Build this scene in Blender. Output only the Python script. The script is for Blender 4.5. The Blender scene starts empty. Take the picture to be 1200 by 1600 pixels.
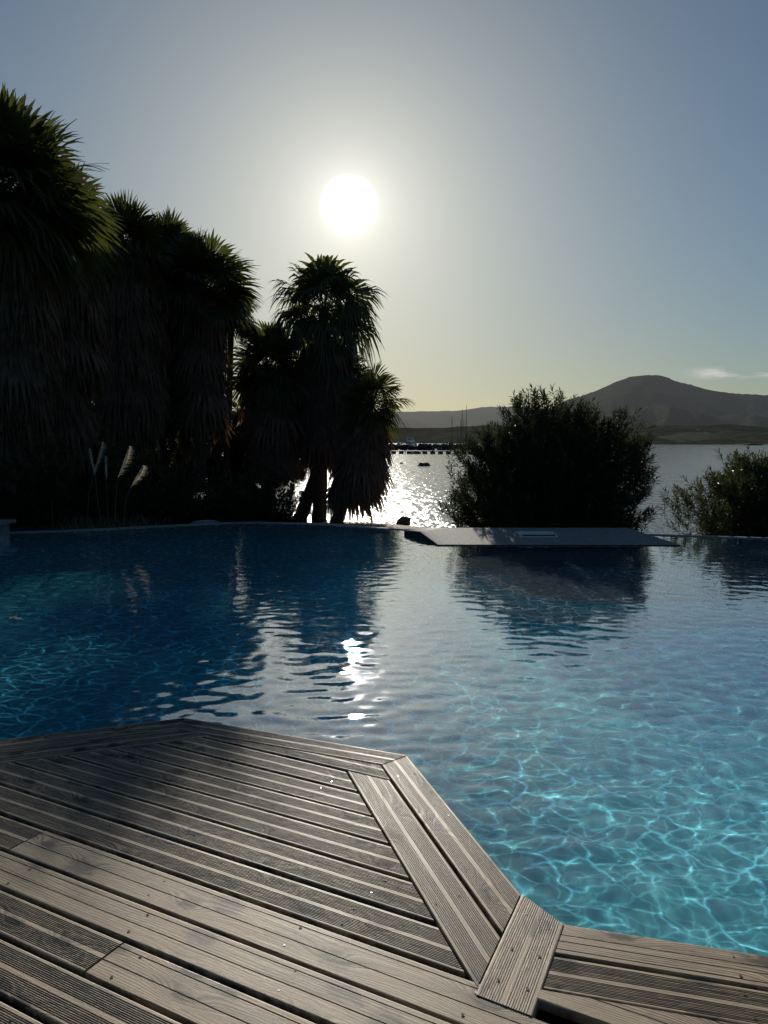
import bpy, math, random
import numpy as np
from mathutils import Vector, Matrix

S = bpy.context.scene
COL = S.collection
R = math.radians
SUN_EL, SUN_AZ = 16.4, -2.5            # degrees, azimuth measured from +Y towards +X
sun_dir = Vector((math.sin(R(SUN_AZ))*math.cos(R(SUN_EL)), math.cos(R(SUN_AZ))*math.cos(R(SUN_EL)), math.sin(R(SUN_EL))))
WATER_Z = -0.12
SEA_Z = -3.2

# ------------------------------------------------------------------ helpers
def tag(o, label=None, cat=None, group=None, kind=None):
    if label: o['label'] = label
    if cat: o['category'] = cat
    if group: o['group'] = group
    if kind: o['kind'] = kind
    return o

def empty(name, loc, rz=0.0):
    o = bpy.data.objects.new(name, None)
    COL.objects.link(o)
    o.location = loc
    o.rotation_euler = (0, 0, rz)
    o.empty_display_size = 0.2
    return o

class MB:
    """collects vertices and faces (world coordinates) and links them as ONE mesh object"""
    def __init__(s):
        s.v = []; s.f = []; s.m = []
    def add(s, vs, fs, mi=0):
        b = len(s.v)
        s.v.extend([tuple(p) for p in vs])
        for f in fs:
            s.f.append(tuple(i+b for i in f)); s.m.append(mi)
    def box(s, c, d, rz=0.0, mi=0, taper=1.0):
        x, y, z = d[0]/2, d[1]/2, d[2]/2
        cs, sn = math.cos(rz), math.sin(rz)
        pts = []
        for k, (a, b, e) in enumerate([(-x,-y,-z),(x,-y,-z),(x,y,-z),(-x,y,-z),(-x,-y,z),(x,-y,z),(x,y,z),(-x,y,z)]):
            if k > 3: a *= taper; b *= taper
            pts.append((c[0]+a*cs-b*sn, c[1]+a*sn+b*cs, c[2]+e))
        s.add(pts, [(0,3,2,1),(4,5,6,7),(0,1,5,4),(1,2,6,5),(2,3,7,6),(3,0,4,7)], mi)
    def tube(s, pts, rad, n=8, mi=0, cap=True):
        pts = [Vector(p) for p in pts]
        rings = []
        for i, p in enumerate(pts):
            a = pts[max(0, i-1)]; b = pts[min(len(pts)-1, i+1)]
            t = (b-a).normalized()
            u = t.cross(Vector((0.13, 0.97, 0.21))); u.normalize(); w = t.cross(u)
            r = rad[i] if hasattr(rad, '__len__') else rad
            rings.append([p+u*(r*math.cos(2*math.pi*k/n))+w*(r*math.sin(2*math.pi*k/n)) for k in range(n)])
        vs = [q for rg in rings for q in rg]
        fs = []
        for i in range(len(pts)-1):
            for k in range(n):
                fs.append((i*n+k, i*n+(k+1) % n, (i+1)*n+(k+1) % n, (i+1)*n+k))
        if cap:
            fs.append(tuple(range(n))[::-1]); fs.append(tuple((len(pts)-1)*n+k for k in range(n)))
        s.add(vs, fs, mi)
    def build(s, name, mats, parent=None, smooth=False):
        me = bpy.data.meshes.new(name)
        v = s.v
        if parent is not None:
            M = parent_matrix(parent).inverted()
            A = np.array(M)
            a = np.array(v, dtype=np.float64) @ A[:3, :3].T + A[:3, 3]
            v = a.tolist()
        me.from_pydata(v, [], s.f)
        if not isinstance(mats, (list, tuple)): mats = [mats]
        for m in mats: me.materials.append(m)
        if len(mats) > 1: me.polygons.foreach_set('material_index', s.m)
        if smooth: me.shade_smooth()
        me.update()
        o = bpy.data.objects.new(name, me)
        COL.objects.link(o)
        if parent is not None: o.parent = parent
        return o

def parent_matrix(o):
    M = Matrix.Translation(o.location) @ o.rotation_euler.to_matrix().to_4x4()
    return parent_matrix(o.parent) @ M if o.parent else M

# ------------------------------------------------------------------ material helpers
def new_mat(name):
    m = bpy.data.materials.new(name); m.use_nodes = True
    nt = m.node_tree; nt.nodes.clear()
    out = nt.nodes.new('ShaderNodeOutputMaterial')
    return m, nt, out

class NT:
    def __init__(s, nt): s.nt = nt; s.N = nt.nodes; s.L = nt.links
    def n(s, t, **kw):
        x = s.N.new(t)
        for k, v in kw.items(): setattr(x, k, v)
        return x
    def set(s, node, name, v):
        sock = node.inputs[name]
        if hasattr(v, 'is_output') or isinstance(v, bpy.types.NodeSocket): s.L.new(v, sock)
        else: sock.default_value = v
    def math(s, op, a, b=None, c=None, clamp=False):
        x = s.n('ShaderNodeMath', operation=op); x.use_clamp = clamp
        s.set(x, 0, a)
        if b is not None: s.set(x, 1, b)
        if c is not None: s.set(x, 2, c)
        return x.outputs[0]
    def vmath(s, op, a, b=None):
        x = s.n('ShaderNodeVectorMath', operation=op)
        s.set(x, 0, a)
        if b is not None: s.set(x, 1, b)
        return x.outputs['Value'] if op in ('DOT_PRODUCT', 'LENGTH', 'DISTANCE') else x.outputs[0]
    def maprange(s, v, a, b, c=0.0, d=1.0, smooth=False):
        x = s.n('ShaderNodeMapRange')
        if smooth: x.interpolation_type = 'SMOOTHSTEP'
        s.set(x, 0, v); x.inputs[1].default_value = a; x.inputs[2].default_value = b
        x.inputs[3].default_value = c; x.inputs[4].default_value = d
        return x.outputs[0]
    def noise(s, vec, scale=1.0, detail=3.0, rough=0.5, dist=0.0):
        x = s.n('ShaderNodeTexNoise'); s.L.new(vec, x.inputs['Vector'])
        x.inputs['Scale'].default_value = scale; x.inputs['Detail'].default_value = detail
        x.inputs['Roughness'].default_value = rough; x.inputs['Distortion'].default_value = dist
        return x.outputs['Fac']
    def mix(s, f, a, b, blend='MIX'):
        x = s.n('ShaderNodeMix', data_type='RGBA', blend_type=blend)
        s.set(x, 0, f); s.set(x, 6, a); s.set(x, 7, b)
        return x.outputs[2]
    def rgb(s, c): 
        return (c[0], c[1], c[2], 1.0)
    def comb(s, x, y, z):
        q = s.n('ShaderNodeCombineXYZ'); s.set(q, 0, x); s.set(q, 1, y); s.set(q, 2, z); return q.outputs[0]
    def sep(s, v):
        q = s.n('ShaderNodeSeparateXYZ'); s.L.new(v, q.inputs[0]); return q.outputs
    def bump(s, h, strength=0.3, dist=0.01):
        q = s.n('ShaderNodeBump'); q.inputs['Strength'].default_value = strength
        q.inputs['Distance'].default_value = dist; s.L.new(h, q.inputs['Height']); return q.outputs[0]

def basic(name, c1, c2=None, rough=0.6, scale=5.0, spec=0.4, bump=0.0, metal=0.0, bscale=None):
    m, nt, out = new_mat(name); t = NT(nt)
    g = t.n('ShaderNodeNewGeometry')
    f = t.noise(g.outputs['Position'], scale, 5.0, 0.6)
    p = t.n('ShaderNodeBsdfPrincipled')
    t.set(p, 'Base Color', t.mix(t.maprange(f, 0.3, 0.7), t.rgb(c1), t.rgb(c2 or c1)))
    p.inputs['Roughness'].default_value = rough
    p.inputs['Specular IOR Level'].default_value = spec
    p.inputs['Metallic'].default_value = metal
    if bump:
        t.L.new(t.bump(t.noise(g.outputs['Position'], bscale or scale*3, 6.0, 0.7), 0.8, bump), p.inputs['Normal'])
    t.L.new(p.outputs[0], out.inputs[0])
    return m

def leaf_mat(name, c1, c2, trans, tw=0.35, scale=3.0, gloss=0.08, rough=0.35):
    m, nt, out = new_mat(name); t = NT(nt)
    g = t.n('ShaderNodeNewGeometry')
    f = t.noise(g.outputs['Position'], scale, 4.0, 0.6)
    col = t.mix(t.maprange(f, 0.3, 0.7), t.rgb(c1), t.rgb(c2))
    d = t.n('ShaderNodeBsdfDiffuse'); t.L.new(col, d.inputs[0])
    tr = t.n('ShaderNodeBsdfTranslucent'); tr.inputs[0].default_value = t.rgb(trans)
    mx = t.n('ShaderNodeMixShader'); mx.inputs[0].default_value = tw
    t.L.new(d.outputs[0], mx.inputs[1]); t.L.new(tr.outputs[0], mx.inputs[2])
    gl = t.n('ShaderNodeBsdfGlossy'); gl.inputs['Roughness'].default_value = rough; gl.inputs[0].default_value = (0.8, 0.8, 0.8, 1)
    m2 = t.n('ShaderNodeMixShader'); m2.inputs[0].default_value = gloss
    t.L.new(mx.outputs[0], m2.inputs[1]); t.L.new(gl.outputs[0], m2.inputs[2])
    t.L.new(m2.outputs[0], out.inputs[0])
    return m

# ------------------------------------------------------------------ materials
def wood_material():
    m, nt, out = new_mat('weathered_deck_wood'); t = NT(nt)
    uv = t.n('ShaderNodeUVMap', uv_map='board').outputs[0]
    u, v, _ = t.sep(uv)
    at = t.n('ShaderNodeAttribute', attribute_name='prof')      # x: 1 on smooth strips, y: 1 on top of a rib and 0 in a groove, z: board id
    px, py, pid = t.sep(at.outputs['Vector'])
    seed = t.math('MULTIPLY', pid, 37.3)
    # knots: sparse elongated cells along each board
    kv = t.comb(t.math('ADD', t.math('MULTIPLY', u, 2.4), seed), t.math('ADD', t.math('MULTIPLY', v, 6.5), t.math('MULTIPLY', seed, 3.1)), 0.0)
    vo = t.n('ShaderNodeTexVoronoi', voronoi_dimensions='2D', feature='F1'); t.L.new(kv, vo.inputs['Vector']); vo.inputs['Scale'].default_value = 1.0
    kd = vo.outputs['Distance']
    cr = t.sep(vo.outputs['Color'])[0]
    has = t.math('GREATER_THAN', cr, 0.22)
    fine0 = t.noise(t.comb(t.math('MULTIPLY', u, 60.0), t.math('MULTIPLY', v, 200.0), seed), 1.0, 2.0, 0.6)
    fl = t.math('MULTIPLY', has, t.math('EXPONENT', t.math('MULTIPLY', t.math('POWER', t.math('DIVIDE', kd, 0.24), 2.0), -1.0)))
    knot = t.math('MULTIPLY', has, t.maprange(t.math('ADD', kd, t.math('MULTIPLY', t.math('SUBTRACT', fine0, 0.5), 0.12)), 0.07, 0.13, 1.0, 0.0, True))
    # grain coordinate pushed aside by the knots
    low = t.noise(t.comb(t.math('MULTIPLY', u, 1.3), t.math('MULTIPLY', v, 4.0), seed), 1.0, 2.0, 0.5)
    vv = t.math('ADD', v, t.math('ADD', t.math('MULTIPLY', fl, 0.05), t.math('MULTIPLY', low, 0.06)))
    rings = t.math('SINE', t.math('MULTIPLY', vv, 620.0))
    grain = t.noise(t.comb(t.math('MULTIPLY', u, 3.0), t.math('MULTIPLY', vv, 130.0), seed), 1.0, 5.0, 0.65)
    fine = t.noise(t.comb(t.math('MULTIPLY', u, 30.0), t.math('MULTIPLY', v, 500.0), seed), 1.0, 2.0, 0.6)
    blot = t.noise(t.comb(t.math('MULTIPLY', u, 4.0), t.math('MULTIPLY', v, 14.0), seed), 1.0, 4.0, 0.65)
    tone = t.noise(t.comb(seed, t.math('MULTIPLY', u, 0.6), 0.0), 1.3, 2.0, 0.5)
    a = t.math('ADD', t.math('MULTIPLY', grain, 0.55), t.math('MULTIPLY', rings, 0.09))
    a = t.math('ADD', a, t.math('MULTIPLY', t.math('SUBTRACT', fine, 0.5), 0.35))
    a = t.maprange(a, 0.16, 0.40)
    base = t.mix(a, t.rgb((0.075, 0.046, 0.025)), t.rgb((0.64, 0.50, 0.335)))
    base = t.mix(t.maprange(tone, 0.3, 0.7, 0.0, 0.5), base, t.rgb((0.19, 0.14, 0.095)))
    base = t.mix(t.maprange(blot, 0.42, 0.80, 0.0, 0.72), base, t.rgb((0.055, 0.046, 0.04)))
    strip = t.mix(t.math('MULTIPLY', a, 0.8), t.rgb((0.30, 0.225, 0.145)), t.rgb((0.56, 0.445, 0.305)))
    strip = t.mix(t.maprange(blot, 0.55, 0.85, 0.0, 0.6), strip, t.rgb((0.16, 0.13, 0.10)))
    base = t.mix(t.math('MULTIPLY', px, 0.52), base, strip)
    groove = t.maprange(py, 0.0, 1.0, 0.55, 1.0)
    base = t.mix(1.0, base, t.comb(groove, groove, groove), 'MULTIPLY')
    base = t.mix(t.math('MULTIPLY', t.maprange(fl, 0.15, 0.9), 0.4), base, t.rgb((0.085, 0.058, 0.036)))
    base = t.mix(t.math('MULTIPLY', knot, 0.92), base, t.rgb((0.03, 0.022, 0.017)))
    # dark weather stains lying across the boards, and small splits along the grain
    vo2 = t.n('ShaderNodeTexVoronoi', voronoi_dimensions='2D', feature='F1')
    wob = t.noise(t.comb(t.math('MULTIPLY', u, 9.0), t.math('MULTIPLY', v, 22.0), seed), 1.0, 4.0, 0.7)
    t.L.new(t.comb(t.math('ADD', t.math('MULTIPLY', u, 2.9), t.math('MULTIPLY', seed, 1.7)), t.math('ADD', t.math('MULTIPLY', v, 4.2), t.math('MULTIPLY', seed, 0.37)), 0.0), vo2.inputs['Vector']); vo2.inputs['Scale'].default_value = 1.0
    sd = t.math('ADD', vo2.outputs['Distance'], t.math('MULTIPLY', t.math('SUBTRACT', wob, 0.5), 0.55))
    stain = t.math('MULTIPLY', t.maprange(sd, 0.08, 0.24, 1.0, 0.0, True), t.math('GREATER_THAN', t.sep(vo2.outputs['Color'])[1], 0.33))
    base = t.mix(t.math('MULTIPLY', stain, 0.85), base, t.rgb((0.045, 0.034, 0.026)))
    sp = t.noise(t.comb(t.math('MULTIPLY', u, 5.0), t.math('MULTIPLY', vv, 160.0), t.math('ADD', seed, 9.0)), 1.0, 2.0, 0.5)
    base = t.mix(t.math('MULTIPLY', t.maprange(sp, 0.70, 0.76), 0.8), base, t.rgb((0.03, 0.022, 0.016)))
    p = t.n('ShaderNodeBsdfPrincipled'); t.L.new(base, p.inputs['Base Color'])
    t.set(p, 'Roughness', t.maprange(grain, 0.3, 0.7, 0.48, 0.68)); p.inputs['Specular IOR Level'].default_value = 0.35
    h = t.math('ADD', t.math('MULTIPLY', grain, 0.6), t.math('MULTIPLY', fine, 0.4))
    t.L.new(t.bump(h, 0.7, 0.0015), p.inputs['Normal'])
    t.L.new(p.outputs[0], out.inputs[0])
    return m

def pool_floor_material():
    m, nt, out = new_mat('pale_blue_pool_plaster'); t = NT(nt)
    g = t.n('ShaderNodeNewGeometry'); P = g.outputs['Position']
    f = t.noise(P, 1.4, 4.0, 0.6); f2 = t.noise(P, 40.0, 2.0, 0.5)
    c = t.mix(t.maprange(f, 0.3, 0.7), t.rgb((0.22, 0.80, 0.87)), t.rgb((0.27, 0.86, 0.92)))
    c = t.mix(t.maprange(f2, 0.4, 0.6, 0.0, 0.18), c, t.rgb((0.13, 0.64, 0.72)))
    fx, fy, fz = t.sep(P)
    palm_shade = t.maprange(t.math('ADD', fx, t.math('MULTIPLY', f, 1.2)), -1.6, 1.0, 1.0, 0.0, True)      # palm shade on the left, painted into the plaster colour
    c = t.mix(t.math('MULTIPLY', palm_shade, 0.9), c, t.rgb((0.026, 0.235, 0.345)))
    p = t.n('ShaderNodeBsdfDiffuse'); t.L.new(c, p.inputs['Color'])
    t.L.new(p.outputs[0], out.inputs[0])
    return m

def pool_water_material():
    m, nt, out = new_mat('clear_pool_water'); t = NT(nt)
    g = t.n('ShaderNodeBsdfGlass'); g.inputs['IOR'].default_value = 1.33; g.inputs['Roughness'].default_value = 0.0
    g.inputs['Color'].default_value = (0.97, 1.0, 1.0, 1)
    ge = t.n('ShaderNodeNewGeometry'); P = ge.outputs['Position']; x, y, z = t.sep(P)
    n1 = t.noise(t.comb(t.math('MULTIPLY', x, 0.7), y, 0.0), 9.0, 3.0, 0.55, 0.4)
    bn = t.bump(n1, 1.0, 0.0013)
    gl = t.n('ShaderNodeBsdfGlossy'); gl.inputs['Roughness'].default_value = 0.0; t.L.new(bn, gl.inputs['Normal'])
    mx = t.n('ShaderNodeMixShader'); mx.inputs[0].default_value = 0.08; 
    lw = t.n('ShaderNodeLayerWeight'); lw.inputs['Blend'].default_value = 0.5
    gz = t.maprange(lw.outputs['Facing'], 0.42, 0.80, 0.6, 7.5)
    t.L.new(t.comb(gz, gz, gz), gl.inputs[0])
    t.L.new(g.outputs[0], mx.inputs[1]); t.L.new(gl.outputs[0], mx.inputs[2])
    # caustic light painted as a net of brighter lines in the transparent colour
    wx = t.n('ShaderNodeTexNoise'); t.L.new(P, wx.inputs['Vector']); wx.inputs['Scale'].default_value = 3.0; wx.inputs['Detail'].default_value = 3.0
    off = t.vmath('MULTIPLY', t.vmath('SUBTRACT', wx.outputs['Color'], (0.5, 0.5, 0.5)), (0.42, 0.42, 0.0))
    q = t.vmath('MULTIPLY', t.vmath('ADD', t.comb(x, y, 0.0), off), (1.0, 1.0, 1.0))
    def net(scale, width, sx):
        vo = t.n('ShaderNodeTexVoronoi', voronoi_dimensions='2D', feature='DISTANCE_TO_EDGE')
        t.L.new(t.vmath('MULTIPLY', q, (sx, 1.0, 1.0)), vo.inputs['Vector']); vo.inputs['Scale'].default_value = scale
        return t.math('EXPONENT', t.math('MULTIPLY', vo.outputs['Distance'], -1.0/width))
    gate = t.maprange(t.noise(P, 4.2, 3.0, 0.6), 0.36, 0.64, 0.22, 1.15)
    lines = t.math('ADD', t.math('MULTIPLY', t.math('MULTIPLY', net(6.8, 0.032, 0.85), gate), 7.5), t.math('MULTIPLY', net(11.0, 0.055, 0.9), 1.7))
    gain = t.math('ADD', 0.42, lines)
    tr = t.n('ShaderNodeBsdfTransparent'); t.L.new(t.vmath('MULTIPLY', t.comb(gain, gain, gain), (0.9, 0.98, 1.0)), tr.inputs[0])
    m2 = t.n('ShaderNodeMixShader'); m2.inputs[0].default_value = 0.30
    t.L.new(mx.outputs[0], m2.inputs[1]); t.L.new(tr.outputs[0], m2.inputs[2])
    t.L.new(m2.outputs[0], out.inputs[0])
    return m

def sea_material():
    m, nt, out = new_mat('rippled_sea_water'); t = NT(nt)
    g = t.n('ShaderNodeNewGeometry'); P = g.outputs['Position']
    x, y, z = t.sep(P)
    r = t.math('POWER', t.math('MAXIMUM', t.math('DIVIDE', y, 40.0), 0.5), 0.75)          # the chop grows offshore
    a = t.noise(t.comb(t.math('DIVIDE', x, r), t.math('MULTIPLY', t.math('LOGARITHM', y, 2.718), 28.0), 0.0), 1.5, 3.0, 0.6)
    b = t.noise(t.comb(t.math('MULTIPLY', x, 0.9), t.math('MULTIPLY', y, 0.5), 3.0), 1.0, 3.0, 0.6)
    h = t.math('ADD', t.math('MULTIPLY', a, 1.0), t.math('MULTIPLY', b, 0.5))
    p = t.n('ShaderNodeBsdfPrincipled')
    p.inputs['Base Color'].default_value = (0.25, 0.28, 0.31, 1)
    p.inputs['Roughness'].default_value = 0.11; p.inputs['IOR'].default_value = 1.33
    t.L.new(t.bump(h, 1.0, 0.24), p.inputs['Normal'])
    t.L.new(p.outputs[0], out.inputs[0])
    return m

def hill_material(name, c1, c2, haze, amount):
    """scrub seen through sea haze: the farther (in metres from the pool) the more haze; brighter towards the sun"""
    m, nt, out = new_mat(name); t = NT(nt)
    g = t.n('ShaderNodeNewGeometry'); P = g.outputs['Position']
    f = t.noise(P, 0.020, 6.0, 0.72); f2 = t.noise(P, 0.10, 4.0, 0.7)
    fac = t.maprange(t.math('ADD', t.math('MULTIPLY', f, 0.6), t.math('MULTIPLY', f2, 0.4)), 0.40, 0.60)
    d = t.n('ShaderNodeBsdfDiffuse'); t.L.new(t.mix(fac, t.rgb(c1), t.rgb(c2)), d.inputs[0])
    t.L.new(t.bump(f2, 1.0, 2.5), d.inputs['Normal'])
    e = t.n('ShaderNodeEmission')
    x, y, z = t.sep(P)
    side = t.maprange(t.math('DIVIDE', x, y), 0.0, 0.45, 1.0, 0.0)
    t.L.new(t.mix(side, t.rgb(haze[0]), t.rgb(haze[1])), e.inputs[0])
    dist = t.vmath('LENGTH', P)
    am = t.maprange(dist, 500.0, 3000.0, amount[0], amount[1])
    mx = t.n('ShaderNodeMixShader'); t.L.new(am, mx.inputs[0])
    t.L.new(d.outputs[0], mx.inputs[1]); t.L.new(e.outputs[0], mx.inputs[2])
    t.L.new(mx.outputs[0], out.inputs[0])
    return m

M = {}
M['wood'] = wood_material()
M['gap_shade_fascia'] = basic('gap_shade_and_fascia_dark', (0.012, 0.010, 0.009), (0.02, 0.017, 0.014), 0.9)
M['screw'] = basic('rusty_screw_head', (0.015, 0.012, 0.010), (0.03, 0.022, 0.018), 0.7, 200)
M['screw_bright'] = basic('bare_steel_screw', (0.6, 0.6, 0.6), (0.5, 0.5, 0.5), 0.25, 200, metal=1.0)
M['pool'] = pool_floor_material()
M['shelf'] = basic('submerged_grey_ledge', (0.09, 0.13, 0.17), (0.12, 0.165, 0.20), 0.8, 3)
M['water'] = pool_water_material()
M['sea'] = sea_material()
M['rim'] = basic('pool_rim_stone', (0.14, 0.16, 0.18), (0.20, 0.22, 0.23), 0.5, 8, bump=0.003)
M['stone'] = basic('grey_stippled_stone', (0.15, 0.148, 0.14), (0.38, 0.365, 0.335), 0.8, 26, spec=0.3, bump=0.006, bscale=60)
M['stone_shade'] = basic('painted_shade_stone', (0.02, 0.02, 0.022), (0.035, 0.035, 0.035), 0.6, 12)  # shaded copy of the slab stone, the shade put into its colour
M['pale_panel'] = basic('pale_hatch_panel', (0.85, 0.82, 0.76), (0.72, 0.70, 0.66), 0.35, 12)
M['sand'] = basic('beach_sand', (0.20, 0.15, 0.10), (0.33, 0.26, 0.18), 0.85, 1.8, bump=0.03, bscale=6)
M['soil'] = basic('dark_garden_soil', (0.022, 0.022, 0.014), (0.05, 0.042, 0.028), 0.95, 2.5, bump=0.05, bscale=9)
M['rock'] = basic('sea_rock', (0.035, 0.033, 0.03), (0.09, 0.085, 0.078), 0.75, 1.6, bump=0.1, bscale=3)
M['palm_leaf'] = leaf_mat('palm_fan_green', (0.030, 0.042, 0.018), (0.058, 0.070, 0.030), (0.12, 0.14, 0.025), 0.26, 1.5, 0.05)
M['palm_dead'] = leaf_mat('dry_palm_thatch', (0.065, 0.050, 0.038), (0.15, 0.112, 0.082), (0.26, 0.12, 0.045), 0.16, 4.0, 0.02, 0.5)
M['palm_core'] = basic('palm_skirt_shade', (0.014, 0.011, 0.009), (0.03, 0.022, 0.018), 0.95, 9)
M['palm_trunk'] = basic('palm_trunk_bark', (0.03, 0.025, 0.02), (0.075, 0.06, 0.05), 0.9, 10, bump=0.03, bscale=16)
M['oleander'] = leaf_mat('oleander_leaf', (0.014, 0.022, 0.010), (0.034, 0.046, 0.020), (0.07, 0.09, 0.03), 0.20, 2.0, 0.045, 0.35)
M['oleander_l'] = leaf_mat('lighter_oleander_leaf', (0.020, 0.029, 0.012), (0.045, 0.056, 0.024), (0.09, 0.11, 0.03), 0.24, 2.0, 0.05, 0.35)
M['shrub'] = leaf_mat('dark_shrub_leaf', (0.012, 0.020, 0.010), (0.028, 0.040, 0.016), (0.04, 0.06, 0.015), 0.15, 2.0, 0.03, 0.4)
M['stem'] = basic('shrub_stem_bark', (0.04, 0.034, 0.026), (0.07, 0.06, 0.045), 0.85, 14)
M['plume'] = leaf_mat('pampas_plume', (0.72, 0.66, 0.56), (0.82, 0.77, 0.68), (0.6, 0.54, 0.42), 0.5, 6.0, 0.02, 0.5)
M['reed'] = leaf_mat('pampas_stem_and_blade', (0.10, 0.095, 0.055), (0.17, 0.15, 0.09), (0.2, 0.18, 0.08), 0.25, 3.0, 0.04, 0.4)
M['boat_white'] = basic('white_boat_paint', (0.62, 0.64, 0.67), (0.52, 0.54, 0.57), 0.25, 0.8)
M['boat_dark'] = basic('dark_boat_glass', (0.02, 0.025, 0.03), (0.03, 0.035, 0.04), 0.15, 1)
M['boat_grey'] = basic('grey_boat_hull', (0.12, 0.13, 0.15), (0.17, 0.18, 0.2), 0.4, 1)
M['mast'] = basic('aluminium_mast', (0.10, 0.10, 0.105), (0.13, 0.13, 0.135), 0.5, 1)
M['pontoon'] = basic('pontoon_decking', (0.03, 0.03, 0.03), (0.06, 0.058, 0.055), 0.7, 1)
M['leaf_litter'] = basic('soaked_dead_leaf', (0.02, 0.016, 0.01), (0.045, 0.03, 0.015), 0.6, 30)

# ------------------------------------------------------------------ camera
cd = bpy.data.cameras.new('camera'); cam = bpy.data.objects.new('camera', cd); COL.objects.link(cam); S.camera = cam
cam.location = (0, 0, 1.55)
cam.rotation_euler = (R(90)-math.atan(112/1200), 0, 0)
cd.sensor_fit = 'VERTICAL'; cd.sensor_height = 36; cd.lens = 27.0
cd.clip_start = 0.05; cd.clip_end = 20000

# ------------------------------------------------------------------ sun and sky
sl = bpy.data.lights.new('sun', 'SUN'); sl.energy = 5.0; sl.angle = R(0.5); sl.color = (1.0, 0.93, 0.82)
so = bpy.data.objects.new('sun', sl); COL.objects.link(so); so.rotation_euler = sun_dir.to_track_quat('Z', 'Y').to_euler()
sl.cycles.is_caustics_light = True

w = bpy.data.worlds.new("World"); S.world = w; w.use_nodes = True
nt = w.node_tree; nt.nodes.clear(); t = NT(nt)
wo = t.n('ShaderNodeOutputWorld'); bg = t.n('ShaderNodeBackground'); t.L.new(bg.outputs[0], wo.inputs[0])
sk = t.n('ShaderNodeTexSky', sky_type='NISHITA'); sk.sun_disc = False
sk.sun_elevation = R(SUN_EL); sk.sun_rotation = R(SUN_AZ); sk.dust_density = 0.6; sk.air_density = 1.0; sk.ozone_density = 1.5
bg.inputs[1].default_value = 0.105
tc = t.n('ShaderNodeTexCoord'); D = t.vmath('NORMALIZE', tc.outputs['Generated'])
dx, dy, dz = t.sep(D)
# soft shoulder on the physically bright sky so the haze around the sun keeps its colour
K = 4.0
sky = sk.outputs[0]
lum = t.vmath('DOT_PRODUCT', sky, (0.2126/K, 0.7152/K, 0.0722/K))
den = t.math('ADD', lum, 1.0)
sky = t.vmath('DIVIDE', sky, t.comb(den, den, den))
hs = t.n('ShaderNodeHueSaturation'); hs.inputs['Saturation'].default_value = 1.0; t.L.new(sky, hs.inputs['Color'])
sky = t.vmath('MULTIPLY', hs.outputs[0], (0.72, 1.0, 1.20))
up = t.maprange(dz, 0.0, 0.55, 1.0, 0.62)
sky = t.vmath('MULTIPLY', sky, t.comb(up, up, up))
c = t.vmath('DOT_PRODUCT', D, tuple(sun_dir))
away = t.maprange(c, -0.3, 0.75, 0.68, 1.0)          # the sky away from the sun is dimmer
sky = t.vmath('MULTIPLY', sky, t.comb(away, away, away))
ang = t.math('ARCCOSINE', t.math('MINIMUM', c, 0.999999))            # radians from the sun
def gauss(sig, amp):
    return t.math('MULTIPLY', t.math('EXPONENT', t.math('MULTIPLY', t.math('DIVIDE', ang, sig), -1.0)), amp)
g1 = gauss(R(8.8), 6.4); g2 = gauss(R(1.3), 7.0)
disc = t.maprange(ang, R(1.0), R(2.15), 16.0, 0.0, True)
glow = t.vmath('ADD', t.vmath('MULTIPLY', t.comb(g1, g1, g1), (1.05, 0.96, 0.81)), t.vmath('MULTIPLY', t.comb(g2, g2, g2), (1.0, 0.99, 0.93)))
glow = t.vmath('ADD', glow, t.comb(disc, disc, disc))
g3 = t.math('MULTIPLY', gauss(R(22.0), 4.4), t.math('EXPONENT', t.math('MULTIPLY', t.math('ABSOLUTE', dz), -7.0)))
glow = t.vmath('ADD', glow, t.vmath('MULTIPLY', t.comb(g3, g3, g3), (1.08, 0.82, 0.56)))
col = t.vmath('ADD', sky, glow)
# one thin cloud low on the right
az = t.math('ARCTAN2', dx, dy); el = t.math('ARCSINE', dz)
cl = t.noise(t.comb(t.math('MULTIPLY', az, 16.0), t.math('MULTIPLY', el, 90.0), 1.7), 1.0, 5.0, 0.6)
ca = t.math('MULTIPLY', t.maprange(az, R(20.5), R(23.5), 0, 1, True), t.maprange(az, R(27.5), R(36), 1, 0, True))
ce = t.math('MULTIPLY', t.maprange(el, R(4.0), R(4.35), 0, 1, True), t.maprange(el, R(4.5), R(5.1), 1, 0, True))
cm = t.math('MULTIPLY', t.math('MULTIPLY', ca, ce), t.maprange(cl, 0.40, 0.62))
col = t.mix(t.math('MULTIPLY', cm, 0.75), col, t.rgb((7.0, 6.7, 6.2)))
t.L.new(col, bg.inputs[0])

# ------------------------------------------------------------------ pool basin and water
def lerp_pts(pts, x):
    if x <= pts[0][0]: return pts[0][1]
    for (a, b), (c_, d) in zip(pts, pts[1:]):
        if x <= c_: return b+(d-b)*(x-a)/(c_-a)
    return pts[-1][1]
EDGE = [(-16, 10.2), (-9.5, 12.6), (-6.43, 13.9), (-5.9, 14.05), (-3.1, 15.45), (-2.6, 15.55), (-1.2, 15.15), (-0.5, 14.75), (0.5, 14.15), (2.0, 13.75), (4.7, 13.45), (6.6, 12.95), (16, 11.5)]
def far_edge(x): return lerp_pts(EDGE, x)

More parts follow.
